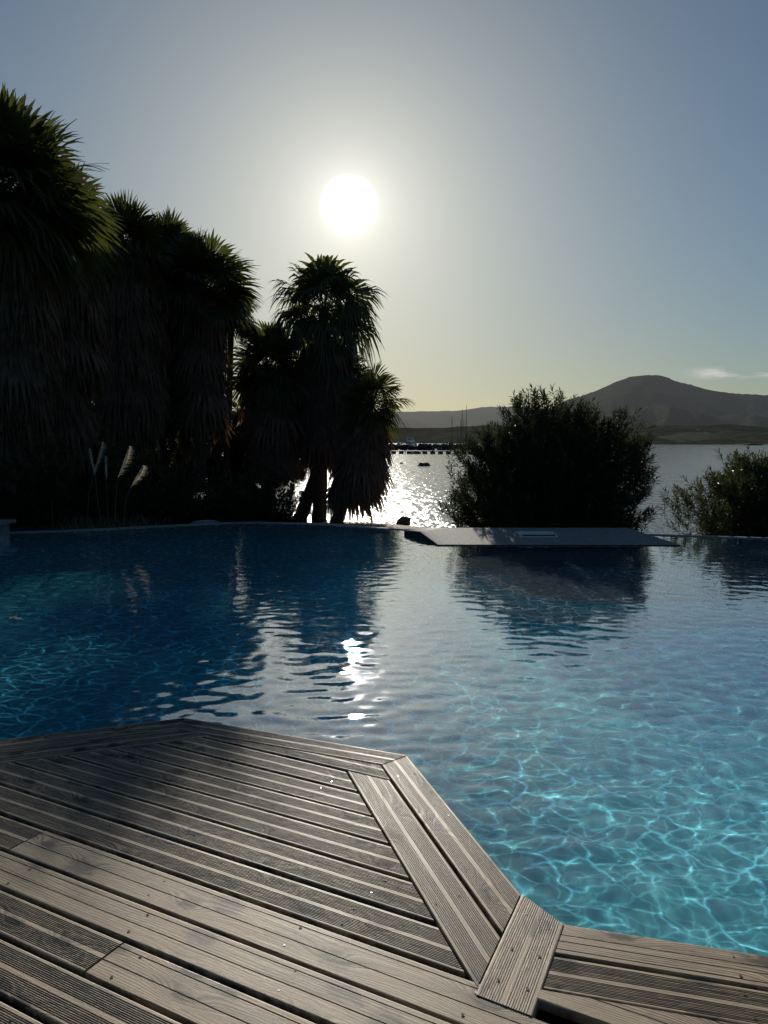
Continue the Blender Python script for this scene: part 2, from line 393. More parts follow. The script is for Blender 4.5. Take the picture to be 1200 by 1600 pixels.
def build_water():
    xs = np.concatenate([np.linspace(-16, -7.8, 70)[:-1], np.arange(-7.6, 7.6, 0.0145), np.linspace(7.8, 16, 70)])
    ny = 740
    ye = np.array([far_edge(x) for x in xs])
    s = np.linspace(0, 1, ny); s = 0.42*s+0.58*s**2.2          # finer towards the deck
    Y0 = 1.3
    gx = np.repeat(xs[None, :], ny, 0); gy = Y0+(ye[None, :]-Y0)*s[:, None]
    rng = np.random.RandomState(11); z = np.zeros_like(gx)
    for i in range(110):
        lam = 0.120*math.exp(rng.uniform(0, 1.1)); k = 2*math.pi/lam
        a = rng.normal(1.45, 0.75) if i % 3 else rng.uniform(0, 2*math.pi)
        amp = WAVE/k*(lam/0.4)**-0.10
        # short ripples come and go in patches
        pa = 0.75+0.25*np.sin(gx*rng.uniform(.3, .9)+gy*rng.uniform(-.8, .8)+rng.uniform(0, 7))
        z += amp*pa*np.sin(k*(math.cos(a)*gx+math.sin(a)*gy)+rng.uniform(0, 7))
    z *= 1.0-0.52*np.clip((gy-4.5)/4.5, 0, 1)      # calmer towards the far edge
    z += WATER_Z
    n = gx.shape[1]
    co = np.stack([gx, gy, z], -1).reshape(-1, 3)
    idx = np.arange(n*ny).reshape(ny, n)
    f = np.stack([idx[:-1, :-1], idx[:-1, 1:], idx[1:, 1:], idx[1:, :-1]], -1).reshape(-1, 4)
    me = bpy.data.meshes.new('pool_water')
    me.vertices.add(len(co)); me.vertices.foreach_set('co', co.ravel())
    me.loops.add(f.size); me.loops.foreach_set('vertex_index', f.ravel().astype(np.int32))
    me.polygons.add(len(f)); me.polygons.foreach_set('loop_start', np.arange(0, f.size, 4, dtype=np.int32))
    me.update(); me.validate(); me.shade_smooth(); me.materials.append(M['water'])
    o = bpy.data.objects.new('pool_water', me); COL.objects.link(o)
    o.cycles.is_caustics_caster = True
    tag(o, kind='structure')
WAVE = 0.0043
build_water()

def build_pool():
    FZ = -1.25; SH = -0.46
    b = MB()
    xs = [p[0] for p in EDGE]
    # deep floor, then the far wall following the infinity edge
    far = [(x, far_edge(x)+0.10) for x in xs]
    near = [(-16, 1.2), (16, 1.2)]
    poly = [(near[0][0], near[0][1], FZ), (near[1][0], near[1][1], FZ)]+[(x, y, FZ) for x, y in reversed(far)]
    b.add(poly, [tuple(range(len(poly)))])
    for (x0, y0), (x1, y1) in zip(far, far[1:]):
        b.add([(x0, y0, FZ), (x1, y1, FZ), (x1, y1, WATER_Z+0.0), (x0, y0, WATER_Z+0.0)], [(0, 1, 2, 3)])
    b.add([(-16, 1.2, FZ), (16, 1.2, FZ), (16, 1.2, -0.14), (-16, 1.2, -0.14)], [(3, 2, 1, 0)])
    b.add([(-16, 1.2, FZ), (-16, 10.3, FZ), (-16, 10.3, -0.14), (-16, 1.2, -0.14)], [(0, 1, 2, 3)])
    b.add([(16, 1.2, FZ), (16, 11.6, FZ), (16, 11.6, -0.14), (16, 1.2, -0.14)], [(3, 2, 1, 0)])
    # shallow shelf on the right, its riser facing the deck
    sh = [(1.75, 8.9), (16, 8.9)]
    pts = [(0.7, 12.2), (1.15, 9.6), (1.5, 8.6), (1.9, 8.25), (2.6, 8.1), (16, 8.35)]
    top = [(x, y, SH) for x, y in pts]+[(16, 11.5, SH), (6.6, 13.0, SH), (4.7, 13.5, SH), (0.6, 14.0, SH)]
    b.add(top, [tuple(range(len(top)))], 1)
    ch = [(0.6, 14.0)]+pts
    for (x0, y0), (x1, y1) in zip(ch, ch[1:]):
        b.add([(x0, y0, FZ), (x1, y1, FZ), (x1, y1, SH), (x0, y0, SH)], [(0, 1, 2, 3)])
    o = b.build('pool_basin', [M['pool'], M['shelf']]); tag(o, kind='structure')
    o.cycles.is_caustics_receiver = True
build_pool()

def ribbon(path, w, h, top):
    """a low kerb of width w following a polyline, top at z=top"""
    b = MB(); n = len(path)
    L_, R_ = [], []
    for i, p in enumerate(path):
        a = Vector(path[max(0, i-1)]); c_ = Vector(path[min(n-1, i+1)]); d = (c_-a).normalized(); nn = Vector((-d.y, d.x))
        L_.append(Vector(p)+nn*w); R_.append(Vector(p))
    prof = []
    for l, r in zip(L_, R_):
        m1 = r+(l-r)*0.12; m2 = r+(l-r)*0.88
        prof.append([(r.x, r.y, top-h), (r.x, r.y, top-0.012), (m1.x, m1.y, top), (m2.x, m2.y, top), (l.x, l.y, top-0.012), (l.x, l.y, top-h)])
    vs = [q for pr in prof for q in pr]; fs = []
    for i in range(n-1):
        for k in range(5):
            fs.append((i*6+k, i*6+k+1, (i+1)*6+k+1, (i+1)*6+k))
    b.add(vs, fs)
    return b
rim_path = [(x, far_edge(x)-0.02) for x in [-16, -9.5, -6.43, -5.9, -3.1, -2.6, -1.2, -0.5, 0.5, 2.0, 4.7, 6.6, 16]]
o = ribbon(rim_path, 0.16, 0.75, WATER_Z+0.014).build('infinity_edge_rim', M['rim'])
tag(o, 'thin pale stone rim along the far edge of the infinity pool', 'pool rim')

# ------------------------------------------------------------------ wooden deck
def line(p, q):
    """half plane left of p -> q"""
    p = Vector(p); q = Vector(q); d = (q-p).normalized(); return (p, Vector((-d.y, d.x)))
board_no = [0]
def make_board(ang, off, width, u0, u1, clips, kind='rib', z=0.0, screws=(), tilt=0.0, bid=None):
    """one board in world space; off = signed distance of its centre line from the origin along the normal"""
    board_no[0] += 1; bid = bid or board_no[0]
    d = Vector((math.cos(ang), math.sin(ang))); nn = Vector((-d.y, d.x))
    W = width; prof = []     # v, z, strip, top
    th = 0.028; dep = 0.0015
    h = W/2
    prof += [(-h, -th, 0, 0.3), (-h, -0.004, 1, .6), (-h+0.003, -0.0008, 1, 1), (-h+0.006, 0, 1, 1)]
    if kind in ('rib', 'worn'):
        if kind == 'worn': dep = 0.0009
        e = 0.012; cs = 0.0075
        n = 9; a0 = -h+e; a1 = -cs
        def ribs(a0, a1):
            pt = []; w_ = (a1-a0)/n
            for i in range(n):
                s = a0+i*w_
                q0 = 0.8 if kind == 'worn' else 0
                pt += [(s, 0, q0, 1), (s+w_*.22, -dep, q0*.6, .3 if q0 else 0), (s+w_*.48, -dep, q0*.6, .3 if q0 else 0), (s+w_*.70, 0, q0, 1)]
            return pt
        prof += [(a0-0.0005, 0, 1, 1)]+ribs(a0, a1)+[(a1+0.0005, 0, 1, 1), (cs-0.0005, 0, 1, 1)]+ribs(cs, h-e)+[(h-e+0.0005, 0, 1, 1)]
    else:
        gs = [-h+0.022, -0.014, 0.018] if bid % 2 else [-0.010, h-0.024] if kind == 'smooth' else [-h+0.016, -h+0.024, -0.02, -0.004, 0.02, 0.036, h-0.02, h-0.013]
        for i, g in enumerate(gs):
            st = 0.75 if i in (0, len(gs)-1) else (0.45 if i == len(gs)//2 else 0.0)
            prof += [(g-0.0022, 0, st, 1), (g-0.0008, -0.0022, st*.6, 0), (g+0.0008, -0.0022, st*.6, 0), (g+0.0022, 0, 0.55 if i == 1 else 0.0, 1)]
    prof += [(h-0.006, 0, 1, 1), (h-0.003, -0.0008, 1, 1), (h, -0.004, 1, .6), (h, -th, 0, 0.3)]
    import bmesh
    bm = bmesh.new()
    uvl = bm.loops.layers.uv.new('board')
    pl = bm.verts.layers.float_vector.new('prof')
    ul = bm.verts.layers.float_vector.new('uvw')
    us = np.linspace(u0, u1, max(2, int((u1-u0)/0.35)+1))
    rnd = random.Random(bid*7)
    rows = []
    ph = rnd.uniform(0, 6)
    for u in us:
        row = []
        dz = 0.0012*math.sin(u*1.7+bid*1.3)
        for (v, zz, st, tp) in prof:
            P2 = d*u+nn*(off+v)
            vt = bm.verts.new((P2.x, P2.y, z+zz+dz+tilt*v)); vt[pl] = (st, tp, bid); vt[ul] = (u, v, 0)
            row.append(vt)
        rows.append(row)
    for a, b2 in zip(rows, rows[1:]):
        for k in range(len(prof)-1):
            bm.faces.new((a[k], b2[k], b2[k+1], a[k+1]))
    for row in (rows[0], rows[-1]):
        try: bm.faces.new(row)
        except Exception: pass
    for (p, n2) in clips:
        geom = bm.verts[:]+bm.edges[:]+bm.faces[:]
        r = bmesh.ops.bisect_plane(bm, geom=geom, plane_co=(p.x, p.y, 0), plane_no=(-n2.x, -n2.y, 0), clear_outer=True, dist=1e-6)
        ed = [e for e in r['geom_cut'] if isinstance(e, bmesh.types.BMEdge)]
        if ed:
            # close the cut end so the board has an end grain face
            vs = sorted({v for e in ed for v in e.verts}, key=lambda v: v[ul][1])
            if len(vs) > 3:
                try: bm.faces.new(vs)
                except Exception: pass
    for f in bm.faces:
        for l in f.loops:
            q = l.vert[ul]; l[uvl].uv = (q[0], q[1]+0.001)
    bmesh.ops.recalc_face_normals(bm, faces=bm.faces)
    out = []
    def inside(P2):
        return all((Vector(P2)-p).dot(n2) > 0.02 for p, n2 in clips)
    for (u, v) in screws:
        P2 = d*u+nn*(off+v)
        if not (u0+.01 < u < u1-.01) or not inside(P2): continue
        out.append((P2.x, P2.y, z+tilt*v, rnd.random() < 0.16))
    return bm, out

def join_boards(name, items, parent):
    """boards of one field in one mesh, screws in a second material slot"""
    import bmesh
    me = bpy.data.meshes.new(name)
    big = bmesh.new(); big.loops.layers.uv.new('board'); big.verts.layers.float_vector.new('prof'); big.verts.layers.float_vector.new('uvw')
    for bm, sc in items:
        tmp = bpy.data.meshes.new('tmp'); bm.to_mesh(tmp); bm.free()
        big.from_mesh(tmp); bpy.data.meshes.remove(tmp)
    for f in big.faces: f.material_index = 0
    for bm, sc in items:
        for (x, y, z, bright) in sc:
            r = 0.0052 if not bright else 0.0036
            vs = [big.verts.new((x+r*math.cos(a), y+r*math.sin(a), z+0.0008)) for a in [k*math.pi/4 for k in range(8)]]
            f = big.faces.new(vs); f.material_index = 2 if bright else 1
            if f.normal.z < 0: f.normal_flip()
            if not bright:
                r2 = 0.0014
                vs = [big.verts.new((x+r2*math.cos(a), y+r2*math.sin(a), z+0.0014)) for a in [k*math.pi/3 for k in range(6)]]
                f = big.faces.new(vs); f.material_index = 1
    big.to_mesh(me); big.free()
    for m_ in (M['wood'], M['screw'], M['screw_bright']): me.materials.append(m_)
    o = bpy.data.objects.new(name, me); COL.objects.link(o); o.parent = parent
    return o

def build_deck():
    root = empty('wooden_deck', (0, 0, 0)); tag(root, 'weathered grey brown timber deck with grooved boards at the pool edge', 'deck')
    # outline points (metres), see plan: left edge, front edge, diagonal edge, corner block, right edge
    P0 = Vector((-1.996, 3.864)); P1 = Vector((-1.115, 4.190)); P2 = Vector((0.117, 3.669)); P3 = Vector((0.472, 2.502)); P4 = Vector((0.569, 2.347)); P5 = Vector((1.163, 2.192))
    def ang(a, b): return math.atan2(b.y-a.y, b.x-a.x)
    def offs(a, th): return a.dot(Vector((-math.sin(th), math.cos(th))))
    def ucoord(a, th): return a.dot(Vector((math.cos(th), math.sin(th))))
    G = 0.007
    aL, aF, aD, aR = R(20.2), R(-22.8), R(-73.1), R(-14.6)
    aM = R(-28.0)
    def inset(p, th, dist):   # line parallel to direction th at dist to its right side (inwards)
        n_ = Vector((math.sin(th), -math.cos(th))); return p+n_*dist
    wL = 0.158; oL = offs(P1, aL); wF = 0.155; oF = (offs(P1, aF)+offs(P2, aF))/2; wD = 0.158; oD = (offs(P2, aD)+offs(P3, aD))/2
    def cross(th1, o1, th2, o2):
        """where the line with direction th1 and offset o1 meets the line th2, o2"""
        a1, b1, a2, b2 = -math.sin(th1), math.cos(th1), -math.sin(th2), math.cos(th2)
        det = a1*b2-a2*b1
        return Vector(((o1*b2-o2*b1)/det, (a1*o2-a2*o1)/det))
    P1 = cross(aL, oL, aF, oF); P2 = cross(aF, oF, aD, oD)
    m1 = P1; m1b = cross(aL, oL-wL, aF, oF-wF); m2b = cross(aF, oF-wF, aD, oD-wD)
    lineF = oF-wF-0.012
    nF = Vector((-math.sin(aF), math.cos(aF))); dF = Vector((math.cos(aF), math.sin(aF)))
    q = nF*lineF
    belowF = line(q+dF, q)     # keep the side towards the house
    # --- left border, two boards, mitred on the line at P1
    def scr(u0, u1, step=0.48, ph=0.12, vs=(-0.042, 0.042), rnd=random.Random(5)):
        r = []; u = u0+ph
        while u < u1:
            for v in vs: r.append((u+rnd.uniform(-.012, .012), v+rnd.uniform(-.008, .008)))
            u += step
        return r
    mitL = line(m1b+Vector((-.0015, 0)), m1+Vector((-.0015, 0)))      # keep left of the mitre
    for k in range(2):
        b = make_board(aL, oL-wL*(k+.5)-0.008*k, wL-0.005, -8, ucoord(P1, aL)+.6, [mitL] if k == 0 else [belowF], 'rib', screws=scr(-8, 0, .5, .2), z=0.0)
        join_boards('border_board', [b], root)
    innerL = oL-2*wL-0.014
    # --- front border, one board, mitred at P1 and at P2
    wF = 0.155; oF = offs(P1, aF)
    oF = (offs(P1, aF)+offs(P2, aF))/2
    mitF0 = line(m1+Vector((.0015, 0)), m1b+Vector((.0015, 0)))
    mitF1 = line(m2b, P2)
    b = make_board(aF, oF-wF/2, wF-0.004, -4, 2, [mitF0, mitF1], 'rib', screws=scr(-4, 2, .55, .3))
    join_boards('border_board', [b], root)
    lineF = oF-wF-0.012        # inner side of the front border
    # second front board, laid along the field boards
    sF = Vector((0, 0)); nF = Vector((-math.sin(aF), math.cos(aF))); dF = Vector((math.cos(aF), math.sin(aF)))
    q = nF*lineF
    belowF = line(q+dF, q)     # keep the side towards the house
    # --- diagonal border
    wD = 0.158; oD = (offs(P2, aD)+offs(P3, aD))/2
    nD = Vector((-math.sin(aD), math.cos(aD))); dD = Vector((math.cos(aD), math.sin(aD)))
    mitD = line(P2+Vector((.002, -.002)), m2b+Vector((.002, -.002)))
    cbL = line(P3+Vector((-.004, 0)), Vector((0.256, 2.024))+Vector((-.004, 0)))    # left of the corner block, seen going to the house
    cbL = (cbL[0], -cbL[1])
    b = make_board(aD, oD-wD/2, wD-0.004, -6, 0, [mitD, cbL, line(Vector((0.48, 2.3)), Vector((0.30, 2.36)))] if False else [mitD, cbL], 'rib', screws=scr(-5, 0, .42, .05))
    join_boards('border_board', [b], root)
    # second diagonal board, under the end of the second front board
    wA = 0.166
    oA = oD-wD-0.009-wA/2
    f2 = 2.998
    nM = Vector((-math.sin(aM), math.cos(aM))); dM = Vector((math.cos(aM), math.sin(aM)))
    q2 = nM*f2
    belowf2 = line(q2+dM, q2)
    aboveL = line(nD*(oA+wA/2+.004)+dD, nD*(oA+wA/2+.004))
    b = make_board(aD, oA, wA-0.004, -6, 0, [belowf2, cbL], 'rib', screws=scr(-5, 0, .42, .18))
    join_boards('border_board', [b], root)
    aA = aD; nA = Vector((-math.sin(aA), math.cos(aA))); dA = Vector((math.cos(aA), math.sin(aA)))
    qa = nA*(oA-wA/2-0.006)
    leftA = line(qa+dA, qa)           # field side of that board
    qd = nD*(oD-wD-0.008); leftD = line(qd+dD, qd)
    # --- corner block, a short smooth board lying slightly proud
    a_ = P3; b_ = Vector((0.256, 2.024)); aC = math.atan2(b_.y-a_.y, b_.x-a_.x)
    wC = 0.168; nC = Vector((-math.sin(aC), math.cos(aC)))
    oC = a_.dot(nC)+wC/2
    cut_top = line(P4, P3)
    cut_bot = line(Vector((0.256, 2.024)), Vector((0.39, 1.947)))
    b = make_board(aC, oC, wC, -6, 2, [cut_top, cut_bot], 'worn', z=0.002, screws=[(u, v) for u in (-2.37, -2.18, -2.03) for v in (-.04, .045)])
    join_boards('corner_board', [b], root)
    cr = P4; cbR = line(Vector((0.395, 1.94)), Vector((P4.x+.006, P4.y)))
    cbR = (cbR[0], -cbR[1])
    # --- right border, two boards
    wR = 0.158; oR = offs(P4, aR)
    for k in range(2):
        b = make_board(aR, oR-wR*(k+.5)-0.006*k, wR-0.006, -1, 8, [cbR], 'rib' if k else 'smooth', screws=scr(.2, 8, .5, .28), z=-0.002)
        join_boards('border_board', [b], root)
    nR = Vector((-math.sin(aR), math.cos(aR))); dR = Vector((math.cos(aR), math.sin(aR)))
    qr = nR*(oR-2*wR-0.012); belowR = line(qr+dR, qr)
    # --- field boards at 28 degrees
    nL = Vector((-math.sin(aL), math.cos(aL))); dL = Vector((math.cos(aL), math.sin(aL)))
    ql = nL*innerL; belowL = line(ql+dL, ql)
    gaps = [3.172, 2.998, 2.830, 2.668, 2.500, 2.325, 2.145, 1.963, 1.782, 1.616, 1.446]
    while gaps[-1] > -2.6: gaps.append(gaps[-1]-0.172)
    items = []
    rnd = random.Random(3)
    belowcb = line(Vector((0.39, 1.944)), Vector((0.256, 2.021)))
    for i, (g0, g1) in enumerate(zip(gaps, gaps[1:])):
        gap = 0.015 if i not in (6,) else 0.020
        off = (g0+g1)/2; wd = g0-g1-gap
        kind = 'rib'
        if i in (7, 8): kind = 'smooth'
        clips = [belowL]
        if i == 0: clips += [belowF, leftD]
        elif i < 7: clips += [leftA]
        spans = [(-9, 9)]
        if i == 7: spans = [(-9, -2.572), (-2.566, 9)]
        if i == 9: spans = [(-9, -1.772), (-1.765, 9)]
        if i > 10 and i % 3 == 0: spans = [(-9, 0.4), (0.406, 9)]
        for j, (s0, s1) in enumerate(spans):
            kk = kind
            if i == 7 and j == 0: kk = 'rib'
            if i == 9: kk = 'rib' if j == 0 else 'smooth'
            sc = scr(max(s0, -5), min(s1, 3), .58, .09 if s0 > -5 else .3, (-.045, .045), rnd)
            tl = rnd.uniform(-.012, .012)
            zz = rnd.uniform(-.0015, .0015)
            if i >= 7:
                # these run on past the corner block: one piece in front of it, one to the right under the border
                cl1 = [belowL, belowcb, belowR]
                us_ = -0.62 if i == 7 else -0.66-0.09*(i-7)
                nid = 200+i*3+j
                if s0 < us_: items.append(make_board(aM, off, wd, s0, min(s1, us_), [belowL], kk, screws=sc, z=zz, tilt=tl, bid=nid))
                if s1 > us_: items.append(make_board(aM, off, wd, max(s0, us_), s1, [belowcb, belowR] if i == 7 else [belowR], kk, screws=[], z=zz, tilt=tl, bid=nid))
            else:
                items.append(make_board(aM, off, wd, s0, s1, clips, kk, screws=sc, z=zz, tilt=tl))
    # field boards showing in the wedge to the right of the corner block
    for (g0, g1) in ((2.145, 1.963), (2.325, 2.145)):
        items.append(make_board(aM, (g0+g1)/2, g0-g1-.013, -1, 9, [belowR, cbR], 'smooth'))
    join_boards('planking', items, root)
    # one near-black sheet below, its colour standing in for shade in the gaps
    j = MB()
    us = [P0+(P0-P1)*5, P1, P2, P3, P4, P5+(P5-P4)*12]
    ctr = Vector((0, 0))
    ins = [p+(ctr-p).normalized()*0.05 for p in us]
    poly = ins+[Vector((8, -3)), Vector((-8, -3))]
    top = [(p.x, p.y, -0.075) for p in poly]; bot = [(p.x, p.y, -0.12) for p in poly]
    n = len(poly)
    j.add(top+bot, [tuple(range(n))[::-1], tuple(range(n, 2*n))]+[(i, (i+1) % n, n+(i+1) % n, n+i) for i in range(n)])
    j.build('gap_shade_sheet', M['gap_shade_fascia'], root)
    # fascia board under the edge, a little back from it
    fb = MB()
    out_ = [P0+(P0-P1)*5, P1, P2, P3, P4, P5+(P5-P4)*12]
    for a2, b2 in zip(out_, out_[1:]):
        a3 = a2+(ctr-a2).normalized()*.022; b3 = b2+(ctr-b2).normalized()*.022
        fb.add([(a3.x, a3.y, -0.029), (b3.x, b3.y, -0.029), (b3.x, b3.y, -0.2), (a3.x, a3.y, -0.2)], [(0, 1, 2, 3)])
    fb.build('fascia_board', M['gap_shade_fascia'], root)
build_deck()

# ------------------------------------------------------------------ ground, beach, sea
def ground_z(x, y):
    # garden bank behind the pool, falling to the beach
    e = far_edge(max(-16, min(16, x)))
    d = y-e
    prof = [(0, -0.42), (1.2, -0.50), (4, -0.8), (9, -1.28), (14, -1.72), (21, -2.32), (29, -3.2), (33, -3.6), (50, -5.0), (90, -7.0)]
    zc = lerp_pts(prof, max(d+max(0, min(x, 14)-.4)*.45*min(1, d/10), 0))
    left = [(0, -0.30), (1.2, -0.28), (8, -0.25), (24, -0.7), (60, -1.2), (120, -1.2)]
    zl = lerp_pts(left, max(d, 0))
    k = min(1, max(0, (-3.4-0.05*(y-15)-x)/3.0)); k = k*k*(3-2*k)
    return zc+(zl-zc)*k
def build_ground():
    b = MB()
    ss = [0.13, .5, 1.0, 1.6, 2.4, 3.4, 4.6, 6, 7.5, 9, 10.5, 12, 13.5, 15, 16.5, 18, 19.2, 20.2, 21, 22, 24, 26, 28, 30, 33, 37, 50, 80, 120, 300, 900, 6000]
    xs = list(np.linspace(-60, -16, 20))[:-1]+list(np.linspace(-16, 16, 66))+list(np.linspace(16, 60, 18))[1:]
    n = len(xs); vs = []; rnd = random.Random(9)
    for s in ss:
        for x in xs:
            e = far_edge(max(-16, min(16, x)))
            if s > 50: xx = x*(1+(s-50)/60)
            else: xx = x
            y = e+s
            z = ground_z(x, y)
            if 1 < s < 34: z += 0.03*math.sin(x*1.3+s)+rnd.uniform(-.02, .02)
            vs.append((xx, y, z if s < 130 else -8))
    fs = [(i*n+k, i*n+k+1, (i+1)*n+k+1, (i+1)*n+k) for i in range(len(ss)-1) for k in range(n-1)]
    b.add(vs, fs)
    m, nt, out = new_mat('beach_and_garden_ground'); t = NT(nt)
    g = t.n('ShaderNodeNewGeometry'); P = g.outputs['Position']; x, y, z = t.sep(P)
    f = t.noise(P, 1.6, 6.0, 0.65); f2 = t.noise(P, 0.5, 3.0, 0.5)
    sand = t.mix(t.maprange(f, .35, .65), t.rgb((0.17, 0.125, 0.085)), t.rgb((0.34, 0.26, 0.18)))
    soil = t.mix(t.maprange(f, .35, .65), t.rgb((0.02, 0.02, 0.012)), t.rgb((0.05, 0.045, 0.026)))
    k = t.maprange(t.math('ADD', x, t.math('MULTIPLY', f2, 1.6)), -2.6, -1.4, 0, 1, True)
    c_ = t.mix(k, soil, sand)
    p = t.n('ShaderNodeBsdfPrincipled'); t.L.new(c_, p.inputs['Base Color']); p.inputs['Roughness'].default_value = 0.9
    p.inputs['Specular IOR Level'].default_value = 0.15
    t.L.new(t.bump(t.noise(P, 5.0, 6.0, 0.7), 0.8, 0.04), p.inputs['Normal'])
    t.L.new(p.outputs[0], out.inputs[0])
    o = b.build('ground', m, smooth=True); tag(o, kind='structure')
    # ground under and beside the deck, behind the camera
    b = MB(); b.add([(-60, -40, -1.5), (60, -40, -1.5), (60, 1.2, -1.5), (-60, 1.2, -1.5)], [(0, 1, 2, 3)])
    for sx in (-1, 1):
        b.add([(sx*16.02, 1.2, -0.16), (sx*60, 1.2, -0.16), (sx*60, 14, -0.3), (sx*16.02, 14, -0.3)], [(0, 1, 2, 3) if sx > 0 else (3, 2, 1, 0)])
    b.add([(-60, -40, -0.14), (60, -40, -0.14), (60, 1.19, -0.14), (-60, 1.19, -0.14)], [(0, 1, 2, 3)])
    o = b.build('terrace_ground', M['soil']); tag(o, kind='structure')
build_ground()

def build_sea():
    b = MB()
    ys = [30, 45, 70, 110, 180, 300, 500, 900, 1800, 3600, 9000]
    for y0, y1 in zip(ys, ys[1:]):
        X = 120
        def xw(y): return max(80, y*1.6)
        n = 12
        for k in range(n):
            a0 = -1+2*k/n; a1 = -1+2*(k+1)/n
            b.add([(a0*xw(y0), y0, SEA_Z), (a1*xw(y0), y0, SEA_Z), (a1*xw(y1), y1, SEA_Z), (a0*xw(y1), y1, SEA_Z)], [(0, 1, 2, 3)])
    o = b.build('sea_water', M['sea']); tag(o, kind='structure')
build_sea()

# ------------------------------------------------------------------ far shore
from mathutils import noise as mnoise
def hills(name, sil, dshore, dridge, dback, mat, x0, x1, seed, rough=1.0, nx=260, nr=44):
    """sil: (tan azimuth, tan elevation) of the ridge seen from the terrace"""
    b = MB(); vs = []
    for j in range(nr):
        s = j/(nr-1)
        for i in range(nx):
            tx = x0+(x1-x0)*i/(nx-1)
            ds = lerp_pts(dshore, tx) if isinstance(dshore, list) else dshore
            dr = dridge
            if s < 0.75:
                q = s/0.75; D_ = ds+(dr-ds)*q
            else:
                q = 1; D_ = dr+(dback-dr)*(s-.75)/.25
            H = 1.55+lerp_pts(sil, tx)*dr
            nse = mnoise.fractal(Vector((tx*14+seed, D_*0.0035, seed)), 1.0, 2.0, 6)
            if s < 0.75:
                base = SEA_Z+(H-SEA_Z)*(0.06*min(1, q*10)+0.94*(q**1.9))
                z = base+nse*(H-SEA_Z)*0.22*math.sin(q*math.pi)*rough
                if j == 0: z = SEA_Z-1
            else:
                z = H-(H-SEA_Z)*0.9*((s-.75)/.25)**1.3
            fine = mnoise.noise(Vector((tx*300, D_*.02, seed)))*D_*0.0012
            z += fine if j else 0
            vs.append((tx*D_, D_, z))
    fs = [(j*nx+i, j*nx+i+1, (j+1)*nx+i+1, (j+1)*nx+i) for j in range(nr-1) for i in range(nx-1)]
    b.add(vs, fs)
    o = b.build(name, mat, smooth=True); tag(o, kind='structure'); return o
def sil(pts): return [((x-600)/1200, (688-y)/1200) for x, y in pts]
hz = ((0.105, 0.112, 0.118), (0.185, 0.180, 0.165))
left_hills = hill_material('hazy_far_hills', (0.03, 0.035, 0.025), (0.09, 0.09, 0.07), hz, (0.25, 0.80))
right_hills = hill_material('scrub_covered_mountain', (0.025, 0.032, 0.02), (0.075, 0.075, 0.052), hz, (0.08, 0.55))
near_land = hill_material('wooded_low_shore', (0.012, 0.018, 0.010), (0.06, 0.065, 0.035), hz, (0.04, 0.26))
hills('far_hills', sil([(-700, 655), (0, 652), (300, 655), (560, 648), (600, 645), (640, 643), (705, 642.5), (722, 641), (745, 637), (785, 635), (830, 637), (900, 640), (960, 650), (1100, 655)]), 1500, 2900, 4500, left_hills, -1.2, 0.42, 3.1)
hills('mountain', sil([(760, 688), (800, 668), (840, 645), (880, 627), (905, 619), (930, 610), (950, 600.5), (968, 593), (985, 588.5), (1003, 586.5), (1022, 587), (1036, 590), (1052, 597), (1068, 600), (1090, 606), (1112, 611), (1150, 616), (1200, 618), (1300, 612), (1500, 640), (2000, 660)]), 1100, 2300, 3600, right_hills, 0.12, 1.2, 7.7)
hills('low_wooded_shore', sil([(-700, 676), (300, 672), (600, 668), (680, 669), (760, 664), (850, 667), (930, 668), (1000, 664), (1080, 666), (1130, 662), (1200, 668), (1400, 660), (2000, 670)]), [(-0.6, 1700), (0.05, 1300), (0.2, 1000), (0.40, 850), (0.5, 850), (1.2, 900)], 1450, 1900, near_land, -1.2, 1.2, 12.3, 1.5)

# ------------------------------------------------------------------ plants
def fan_leaf(mb, hub, d, up, radius, rnd, droop=0.5, nseg=36, spread=130, mi=0, pet=None, pr=0.012):
    d = d.normalized(); s = d.cross(up)
    if s.length < 1e-3: s = Vector((1, 0, 0))
    s.normalize(); n = s.cross(d).normalized()
    if pet is not None:
        mid = (pet+hub)/2+Vector((0, 0, 0.05))
        mb.tube([pet, mid, hub], [pr*1.3, pr, pr*.8], 4, mi, cap=False)
    da = R(2*spread)/nseg
    for i in range(nseg):
        th = -R(spread)+da*(i+.5)+rnd.uniform(-.02, .02)
        L_ = radius*(0.72+0.28*math.cos(th*.8))*rnd.uniform(.9, 1.05)
        dr = (d*math.cos(th)+s*math.sin(th)+n*(0.10*math.cos(th*2)+rnd.uniform(-.05, .05))).normalized()
        sd = (s*math.cos(th)-d*math.sin(th)).normalized()
        pts = []
        k = droop*rnd.uniform(.6, 1.4)
        for r_, wv in ((0.06, 1), (0.64, 1.04), (0.84, .50), (1.0, 0.03)):
            rr = r_*L_
            sag = max(0, r_-0.35)**2*k*radius*1.6
            back = max(0, r_-.45)*k*.25*radius
            p = hub+dr*(rr-back)+Vector((0, 0, -sag))
            hw = max(min(rr, .64*L_)*math.tan(da/2)*wv, .0015)
            pts.append((p-sd*hw, p+n*(0.012*r_ if i % 2 else 0), p+sd*hw))
        vs = [q for tr in pts for q in tr]; fs = []
        for a in range(3):
            fs += [(a*3, a*3+1, a*3+4, a*3+3), (a*3+1, a*3+2, a*3+5, a*3+4)]
        mb.add(vs, fs, mi)

